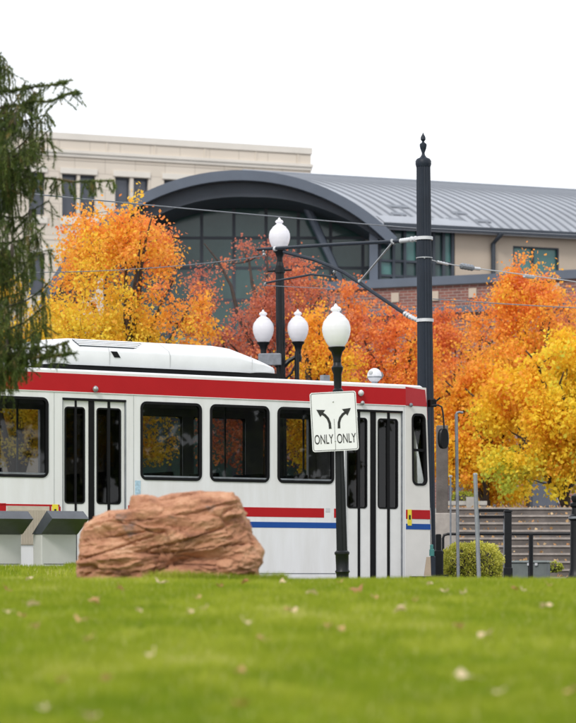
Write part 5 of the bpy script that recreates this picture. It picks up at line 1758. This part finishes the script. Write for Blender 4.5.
# ================================================================== fallen leaves on the lawn
def hit(px, py):
    u, v = (px - 288) / F, (577 - py) / F
    Y = 5.0
    while Y < 24:
        if lawn_z(u * Y, Y) + .03 > EYE + v * Y: return u * Y, Y
        Y += .02
    return u * 22, 22.0
spots = [(33, 606, 20), (95, 603, 18), (81, 621, 20), (293, 612, 15), (311, 594, 16), (358, 591, 20), (374, 598, 12), (400, 611, 20), (458, 628, 17), (485, 636, 20), (546, 607, 17),
         (45, 711, 24), (328, 627, 9), (340, 630, 14), (240, 673, 17), (465, 678, 24), (500, 694, 15), (151, 657, 11), (60, 682, 13), (205, 609, 14), (36, 627, 13), (22, 617, 12), (572, 693, 14),
         (198, 599, 12), (463, 594, 12), (515, 590, 11), (245, 583, 14), (160, 583, 18), (8, 591, 12), (282, 583, 10), (430, 585, 10), (88, 640, 12), (120, 590, 12), (340, 583, 9), (550, 586, 10), (240, 706, 14), (415, 602, 10), (260, 640, 10),
         (29, 580, 10), (6, 613, 10), (139, 612, 9), (190, 614, 12), (220, 587, 11), (247, 624, 12), (108, 680, 10), (93, 719, 16), (445, 592, 12), (523, 591, 10), (288, 611, 10)]
rl = random.Random(8)
tones = [('pale tan', .95), ('rusty brown', .1), ('orange brown', .45)]
lmats = []
for i, (px, py, w_) in enumerate(spots):
    x, Y = hit(px, py)
    sz = max(.06, w_ * .92 / F * Y) * .5
    pts = []
    nn = 14
    for q_ in range(nn):
        a = 2 * PI * q_ / nn
        rad_ = sz * (1.0 if q_ % 2 == 0 else .80) * (1.15 if q_ in (0, 4, 10) else .9) * rl.uniform(.85, 1.1)
        pts.append((rad_ * math.cos(a), rad_ * math.sin(a) * .8, sz * .30 * math.sin(2 * a + i) + rl.uniform(0, .18) * sz))
    vs = [(0, 0, -sz * .06)] + pts + [(sz * 1.15, 0, .01), (sz * 1.7, .006, .02), (sz * 1.7, -.004, .02)]
    fs = [(0, 1 + q_, 1 + (q_ + 1) % nn) for q_ in range(nn)] + [(1, nn + 2, nn + 3)]
    me = MB().add(vs, fs).mesh('fallen_leaf')
    kk = (0 if i in (0, 3, 7, 9, 10, 11, 15, 16, 17, 24, 27) else rl.choice((1, 2, 2, 0)))
    tn, tv = tones[kk]
    a_ = me.attributes.new('tint', 'FLOAT', 'POINT')
    a_.data.foreach_set('value', [min(1, max(0, tv + rl.uniform(-.12, .12)))] * len(me.vertices))
    o = link('fallen_leaf', me, M['dry_leaf'])
    o.location = (x, Y, lawn_z(x, Y) + .040)
    o.rotation_euler = (R(rl.uniform(-25, 35)), R(rl.uniform(-25, 25)), rl.random() * 6.28)
    zone = [(45, 'the pedestals'), (105, 'the boulder\'s left end'), (140, 'the boulder, left of its middle'), (215, 'the boulder\'s middle'), (262, 'the boulder\'s right end'), (305, 'the wall right of the boulder'),
            (335, 'the sign'), (352, 'the lamp post'), (385, 'the tram\'s right door'), (425, 'the tram cab'), (470, 'the bush\'s left half'), (503, 'the bush\'s right half'), (530, 'the utility box'), (600, 'the bollard')]
    zn = [b for a, b in zone if px < a][0]
    dist = 'at the lawn crest' if py < 596 else ('in the upper lawn' if py < 616 else ('in mid lawn' if py < 650 else 'low on the near lawn'))
    sz_w = 'large' if w_ >= 18 else ('medium sized' if w_ >= 13 else 'small')
    tag(o, '%s %s leaf %s, below %s' % (sz_w, tn, dist, zn), 'leaf', 'fallen leaves on the lawn')

# leaves that would share a label are told apart by their place
lv = {}
for o in bpy.data.objects:
    if o.name.startswith('fallen_leaf'): lv.setdefault(o['label'], []).append(o)
for lb_, os_ in lv.items():
    if len(os_) > 1:
        os_.sort(key=lambda q_: q_.location.x / q_.location.y)
        nm = ('left', 'right') if len(os_) == 2 else ('leftmost', 'middle', 'rightmost', 'outermost')
        for q_, w_ in zip(os_, nm):
            q_['label'] = lb_.replace(' leaf ', ' leaf (%s of %s) ' % (w_, {2: 'two', 3: 'three', 4: 'four'}[len(os_)]), 1)
